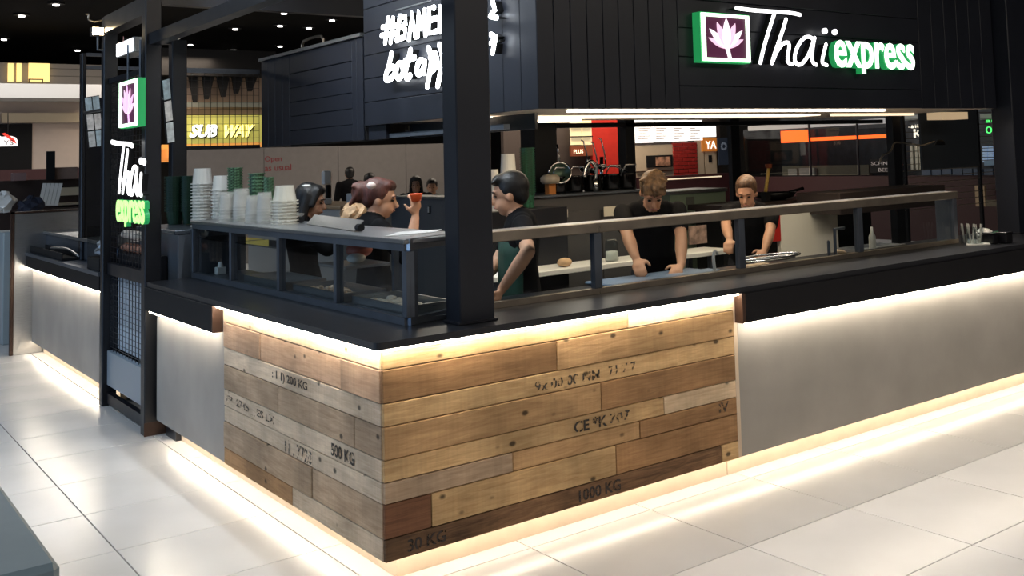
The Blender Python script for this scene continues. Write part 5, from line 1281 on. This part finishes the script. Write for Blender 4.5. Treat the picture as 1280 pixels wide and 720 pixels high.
MB().box(PY(222, 200, YS_).x, YS_+.5, 0, PY(335, 200, YS_).x, YS_+.58, 2.3).build('lower_wall', mat('dim_wall', (.05, .035, .03), .7), sw)
BY('orange_band', emat('orange_glow', (.9, .38, .08), .5), sw, 200, 179.5, 335, 185, YS_, .2)
BY('lit_opening', emat('amber_opening', (.75, .28, .06), .45), sw, 200, 185.5, 262, 202, YS_+.3, .1)
BY('lit_menu', M_menu, sw, 212, 184.5, 228, 198, YS_+.2, .05); BY('lit_menu', emat('pinkish_menu', (.9, .75, .8), .7), sw, 229, 184.5, 260, 189, YS_+.2, .05)
BY('back_wall', mat('tan_lit_wall', (.40, .29, .22), .6), sw, 222, 95, 335, 143, YS_+.4, .1)
BY('bulkhead', M_black2, sw, 200, 62, 345, 95, YS_-.2, .3)
BY('slanted_rail', mat('grey_header', (.30, .31, .28), .6), sw, 222, 128, 335, 134, YS_+.2, .06)
for k, (a, b, tip, yt_) in enumerate(((236, 247, 245, 128), (253, 268, 259, 124), (271, 287, 280, 121), (290, 304, 296, 117), (307, 322, 313, 114))):
    recalc(MB().prism([PY(a, 96, YS_), PY(b, 96, YS_), PY(tip+2, yt_, YS_), PY(tip-3, yt_, YS_)], (0, .05, 0)).build('black_pennant', M_black2, sw))
# kiosk rear mesh screen and upright in front of that shop
YM = 4.97
ms = thing('mesh_screen', 'fine black wire mesh in front of the yellow green sign', 'screen', PY(280, 180, YM))
xa_ = PY(232, 130, YM).x; xb_ = PY(324, 130, YM).x; zb_ = PY(280, 182, YM).z; zt_ = PY(280, 92, YM).z
mw = MB()
for k in range(13): x = xa_+(xb_-xa_)*k/12; mw.box(x-.0018, YM, zb_, x+.0018, YM+.004, zt_)
for k in range(11): z = zb_+(zt_-zb_)*k/10; mw.box(xa_, YM-.003, z-.0015, xb_, YM+.001, z+.0015)
o = mw.build('wire_mesh', M_black, ms); o['kind'] = 'stuff'
MB().box(xa_, YM-.02, zt_, xb_, YM+.02, zt_+.04).build('top_rail', M_steeld, ms)
MB().box(xa_, YM-.02, zb_-.03, xb_, YM+.02, zb_).build('bottom_rail', M_black, ms)
xk0 = PY(213, 130, YM).x; xk1 = PY(232, 130, YM).x
post('rear black post left of the fine wire mesh', xk0, YM-.05, xk1-.002, YM+.06, 1.0, PY(220, 50, YM).z)
one('steel_beam', 'thin beam joining the rear post to the near left post', 'beam', MB().box(xk0-.35, YM-.03, PY(220, 56, YM).z, xk0-.001, YM+.03, PY(220, 50, YM).z), M_black)
post('tall rear post at the left edge of the kiosk frame', *(lambda a, b: (a, 6.4, b, 6.5))(PY(102, 150, 6.4).x, PY(107.5, 150, 6.4).x), 1.011, PY(104, 66, 6.4).z)
xq0 = PY(107.5, 150, 6.4).x; xq1 = PY(129, 150, 6.4).x
one('dark_partition', 'black partition panel between the rear left posts', 'panel', MB().box(xq0+.001, 6.42, 1.011, xq1+.25, 6.46, PY(115, 122, 6.42).z), M_black)
for i, (za, zb2) in enumerate(((82, 86), (66, 70))):
    one('steel_beam', ['lower', 'upper'][i]+' thin rail of the rear left kiosk frame', 'beam', MB().box(xq0+.001, 6.41, PY(115, zb2, 6.4).z, xq1+.3, 6.45, PY(115, za, 6.4).z), M_steeld)
# photo menu boards
def menu_board(label, px0, py0, px1, py1, Y, skew, cols, rows):
    c0_ = PY(px0, py0, Y); t = thing('photo_menu_board', label, 'menu board', PY((px0+px1)/2, py1, Y), 'tilted photo menu boards')
    P4 = [PY(px0, py0, Y), PY(px1, py0-3, Y), PY(px1+skew, py1, Y), PY(px0+skew, py1+2, Y)]
    recalc(MB().prism(P4, (0, .03, 0)).build('backing', M_black2, t))
    MB().cyl(P4[0].lerp(P4[3], .3)+Vector((0, .02, 0)), Vector((0.0, 4.90 if Y > 5 else 3.65, P4[0].lerp(P4[3], .3).z)), .012, n=8).build('bracket_arm', M_black, t)
    cl = [(.30, .38, .42), (.42, .44, .44), (.16, .22, .24), (.50, .48, .46), (.24, .28, .34)]
    k = 0
    for i in range(cols):
        for j in range(rows):
            def bl(u, v): return P4[0].lerp(P4[1], u).lerp(P4[3].lerp(P4[2], u), v)
            g = .08; q = [bl((i+g)/cols, (j+.04)/rows), bl((i+1-g)/cols, (j+.04)/rows), bl((i+1-g)/cols, (j+.96)/rows), bl((i+g)/cols, (j+.96)/rows)]
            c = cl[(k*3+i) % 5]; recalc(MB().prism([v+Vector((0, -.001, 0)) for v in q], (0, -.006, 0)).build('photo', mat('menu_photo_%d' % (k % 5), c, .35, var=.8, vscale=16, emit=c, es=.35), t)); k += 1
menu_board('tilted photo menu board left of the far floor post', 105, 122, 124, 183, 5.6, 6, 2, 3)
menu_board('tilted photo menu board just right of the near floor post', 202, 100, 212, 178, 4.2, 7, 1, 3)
# far left: two storey shop wall
YL = 19.0
fl2 = thing('far_building', 'pale two storey shop front far behind on the left', 'building', (1.5, YL, 0))
M_fb = mat('warm_white_wall', (.62, .52, .45), .7, var=.03)
BY('wall', M_fb, fl2, -160, 124, 128, 300, YL, .2)
BY('upper_wall', mat('grey_upper_wall', (.30, .28, .26), .7), fl2, -160, 78, 128, 104, YL+1.0, .2)
for j in range(2): BY('wall_joint', mat('grey_joint', (.16, .15, .14), .7), fl2, 62, 86+9*j, 128, 86.6+9*j, YL+.98, .02)
BY('floor_slab', mat('pale_slab', (.50, .50, .50), .6), fl2, -160, 104, 128, 122, YL-1.2, 1.1)
for (a, b) in ((10, 17), (21, 27), (36, 62)): BY('lit_window', emat('yellow_window', (1.0, .70, .25), 1.1), fl2, a, 79, b, 102, YL+.9, .05)
BY('rail', M_black2, fl2, 36, 98.5, 54, 99.6, YL+.7, .04); BY('rail', M_black2, fl2, 36, 98.5, 37, 103.5, YL+.7, .04); BY('rail', M_black2, fl2, 53, 98.5, 54, 103.5, YL+.7, .04)
BY('cornice', mat('cream_cornice', (.66, .56, .40), .6), fl2, 2, 141, 128, 153, YL-.15, .12)
BY('dark_doorway', M_black2, fl2, -40, 155, 40, 232, YL-.05, .04)
BY('dark_plinth', mat('dark_red_brown', (.035, .008, .010), .5), fl2, -160, 213, 128, 300, YL-.6, .3)
hs = thing('hanging_sign', 'white and red oval hanging sign at the far left edge', 'sign', PY(8, 183, 16))
A_ = PY(-8, 182, 16); B2 = PY(22, 182, 16)
recalc(MB().prism([PY(x, y, 16) for x, y in ((-8, 183), (22, 182.5), (22, 176), (20, 172), (14, 170), (2, 171), (-8, 166))], (0, .06, 0)).build('panel', emat('sign_white', (1, .97, .95), 1.0), hs))
recalc(MB().prism([PY(x, y, 15.99) for x, y in ((2, 167), (6, 166), (18, 174), (21, 180), (17, 178))], (0, -.01, 0)).build('red_swoosh', emat('sign_red', (.8, .06, .04), .7), hs))
p = PY(4, 181.5, 15.99); text_mb('YS', (p.x, 15.98, p.z), (1, 0, 0), (0, 0, 1), (0, -1, 0), width=.14, height=.08, depth=.01).build('lettering', M_black2, hs)
MB().cyl(PY(10, 171, 16), PY(10, 141, 16), .006, n=6).build('cord', M_black2, hs)
# objects behind the far-left counter
YK = 10.0
cbk = thing('back_counter', 'dark back counter with shelves behind the far left counter', 'counter', PY(60, 300, YK))
BY('body', mat('dark_brown_unit', (.025, .012, .010), .5), cbk, -60, 262, 125, 330, YK, .5)
BY('shelf_board', mat('cream_shelf', (.55, .46, .32), .6), cbk, 75, 234, 108, 244, YK+.4, .1)
BY('shelf_board', mat('cream_shelf', (.55, .46, .32), .6), cbk, 72, 253.5, 108, 256, YK+.2, .3)
BY('back_panel', mat('dark_brown_unit', (.025, .012, .010), .5), cbk, -60, 225, 125, 264, YK+.5, .06)
BYone('cardboard_box', 'brown box on the back counter under the red lettering', 'box', mat('brown_card', (.20, .13, .10), .7, var=.2), 65, 209, 97, 224, YK+.3, .3)
BYone('menu_holder', 'black upright menu holder against the pale far wall', 'holder', M_black2, 58.5, 189, 69, 225, YK+.25, .05)
BYone('pink_box', 'small dusty pink box on the far left back counter', 'box', mat('dusty_pink', (.24, .14, .13), .7), 17, 216, 33, 226, YK+.3, .2)
for k in range(5):
    a0 = 48+5*k; P4 = [PY(a0, 257, YK-.2), PY(a0+4.4, 257, YK-.2), PY(a0+10.4, 229, YK), PY(a0+6, 229, YK)]
    recalc(tag(MB().prism(P4, (.0, .02, 0)).build('menu_card', M_white), 'white leaning card in the fan on the far left counter', 'card', 'fan of white cards'))
MB_ = MB().ell(PY(3, 252, YK-.4), (.14, .1, .10), 12, 8)
for v in MB_.v: v += Vector((random.uniform(-.02, .02), random.uniform(-.02, .02), random.uniform(-.03, .03)))
one('white_plastic_bag', 'crumpled white plastic bag at the far left edge', 'bag', MB_, M_white)
MB_ = MB().ell(PY(39, 257, YK-.45), (.13, .1, .10), 12, 8)
for v in MB_.v: v += Vector((random.uniform(-.02, .02), random.uniform(-.02, .02), random.uniform(-.03, .03)))
one('navy_bag', 'crumpled dark navy bag beside the white card fan', 'bag', MB_, mat('navy_cloth', (.012, .016, .035), .7))
one('grey_side_cabinet', 'plain blue grey cabinet beyond the copper edged counter end', 'cabinet', MB().bbox(*(lambda a, b: (a, 9.0, 0, b, 9.6, PY(15, 290, 9.0).z))(PY(4, 300, 9.0).x, PY(40, 300, 9.0).x), .01), mat('pale_blue_cabinet', (.34, .40, .43), .45))
# on the far-left counter
ZK = 1.011
rg = thing('steel_food_warmer', 'flat steel warmer box on the far left counter', 'appliance', (.35, 6.6, ZK))
yA = along(58, (.12, 0, 1.2), 1)
recalc(MB().bbox(.12, 5.2, ZK, .60, yA, ZK+.17, .006).build('body', M_steeld, rg))
recalc(MB().bbox(.09, 5.18, ZK+.1705, .62, yA+.02, ZK+.20, .004).build('lid', M_steel, rg))
MB().box(.113, yA-.5, ZK+.03, .1195, yA-.1, ZK+.06).build('slot', M_black2, rg)
bt = thing('black_tray', 'long black tray on the front of the far left counter', 'tray', (0, 7.3, ZK))
recalc(MB().bbox(-.04, 6.5, ZK, .10, 8.05, ZK+.02, .004).build('base', M_black2, bt))
for (a, b) in ((-.04, -.03), (.09, .10)): MB().box(a, 6.5, ZK+.0205, b, 8.05, ZK+.07).build('side', M_black2, bt)
MB().tube(smoothpts([(.0, 7.2, ZK+.08), (.02, 6.6, ZK+.10), (.02, 6.1, ZK+.06)], 4), [.012]*4+[.01]*4+[.006], 8).build('tongs', M_steel, bt, True)
pp = PX(117, 322, .0)
cg = thing('plastic_box', 'clear plastic box of wrapped goods beside the far floor post', 'box', (.0, 5.2, ZK))
recalc(MB().bbox(-.05, 5.0, ZK, .085, 5.42, ZK+.10, .004).build('tray', M_black2, cg))
MB().box(-.05, 5.0, ZK+.1005, .085, 5.42, ZK+.34).build('cover', M_glass, cg)
rnd = random.Random(9)
for k in range(7):
    c = Vector((rnd.uniform(-.01, .05), 5.06+.05*k, ZK+.14+rnd.uniform(0, .08))); mb = MB().ell(c, (.035, .035, .03), 8, 6)
    for v in mb.v: v += Vector((rnd.uniform(-.008, .008), rnd.uniform(-.008, .008), rnd.uniform(-.008, .008)))
    mb.build('wrapped_item', mat('foil_wrap', (.5, .5, .52), .35, .5), cg)
# goods seen through the mesh screen
gd = thing('bakery_display', 'small display of brown baked goods behind the mesh screen', 'display', (.3, 4.5, 1.011))
recalc(MB().bbox(.05, 3.95, .6, .175, 4.84, 1.17, .004).build('stand', M_black, gd))
for j in range(2):
    for k in range(6): MB().ell((.09, 4.02+.145*k, 1.205+.0*j+j*.10), (.045, .062, .034), 10, 6).build('baked_item', mat('baked_brown_%d' % (j), ((.30, .13, .08), (.55, .48, .42))[j], .6, var=.3), gd, True)
# ceiling downlights
for i, (px, py) in enumerate(((27, 17), (70, 3), (173, 9), (97, 61), (5, 47), (238, 54), (294, 34), (350, 30), (355, 14), (415, 23), (386, 33), (292, 61), (285, 63), (350, 56), (152, 22))):
    p = PZ(px, py, 4.6)
    d_ = thing('ceiling_downlight', 'small round white downlight in the black ceiling', 'light', (p.x, p.y, 4.57), 'ceiling downlights')
    d_['label'] = 'small round white downlight in the black ceiling'
    recalc(MB().lathe([(.075, .0), (.13, .0), (.13, .03), (.075, .03)], (p.x, p.y, 4.569), 14).build('trim_ring', M_black2, d_))
    MB().lathe([(0, .0), (.05, .0), (.05, .02), (0, .02)], (p.x, p.y, 4.545), 14).build('lens', emat('downlight_lens', (1.0, .95, .88), 7.0), d_)
# bench at the near left
bn_ = thing('bench', 'smooth blue grey bench block at the near left edge of the floor', 'bench', (-1.6, .6, 0))
recalc(MB().bbox(-2.1, -.03, .36, -1.2, 1.9, .45, .022).build('seat', mat('blue_grey_bench', (.13, .18, .21), .45, var=.05), bn_))
recalc(MB().bbox(-2.07, .0, .0, -1.23, 1.87, .3595, .01).build('base', mat('blue_grey_base', (.12, .17, .20), .5), bn_))

# ================================================================ PEOPLE IN THE DISTANCE
hc = PY(437, 218, 14.0); 
person('distant person in dark jacket seen from behind before the hoarding', (hc.x, hc.y), 75, hc, (.3, .95, 0), [(1, hc+Vector((.25, 0, -.75)), None, (0, 1, 0), .4, (.5, -.5, 0)), (-1, hc+Vector((-.25, .1, -.75)), None, (0, 1, 0), .4, (-.5, -.5, 0))], M_skinC, M_hairblack, 'short', voxel=.016, sleeve=.95, long_sleeve=True)
hc = PY(462, 226, 12.5)
person('distant person with black hair partly hidden by the auburn haired woman', (hc.x, hc.y), 80, hc, (.2, .95, -.1), [(1, hc+Vector((.25, .1, -.7)), None, (0, 1, 0), .4, (.5, -.5, 0)), (-1, hc+Vector((-.25, .1, -.7)), None, (0, 1, 0), .4, (-.5, -.5, 0))], M_skinC, M_hairblack, 'long', voxel=.016, long_sleeve=True)
hc = PY(520, 231, 10.0)
person('distant person with long dark hair facing the kiosk above the steel partition', (hc.x, hc.y), -120, hc, (-.5, -.85, -.05), [(1, hc+Vector((-.2, -.2, -.6)), None, (0, 0, -1), .4, (-.5, .5, 0)), (-1, hc+Vector((.2, -.2, -.6)), None, (0, 0, -1), .4, (.5, .5, 0))], M_skinC, M_hairblack, 'long', voxel=.016, long_sleeve=True)
hc = PY(540, 234, 10.4)
person('distant person in green grey top beside the one with long dark hair', (hc.x, hc.y), -120, hc, (-.5, -.85, -.05), [(1, hc+Vector((-.2, -.2, -.6)), None, (0, 0, -1), .4, (-.5, .5, 0)), (-1, hc+Vector((.2, -.2, -.6)), None, (0, 0, -1), .4, (.5, .5, 0))], M_skinB, M_hairblack, 'short', voxel=.016, shirt=mat('green_grey_top', (.05, .07, .06), .8), long_sleeve=True)
SC.view_settings.exposure = vs.exposure
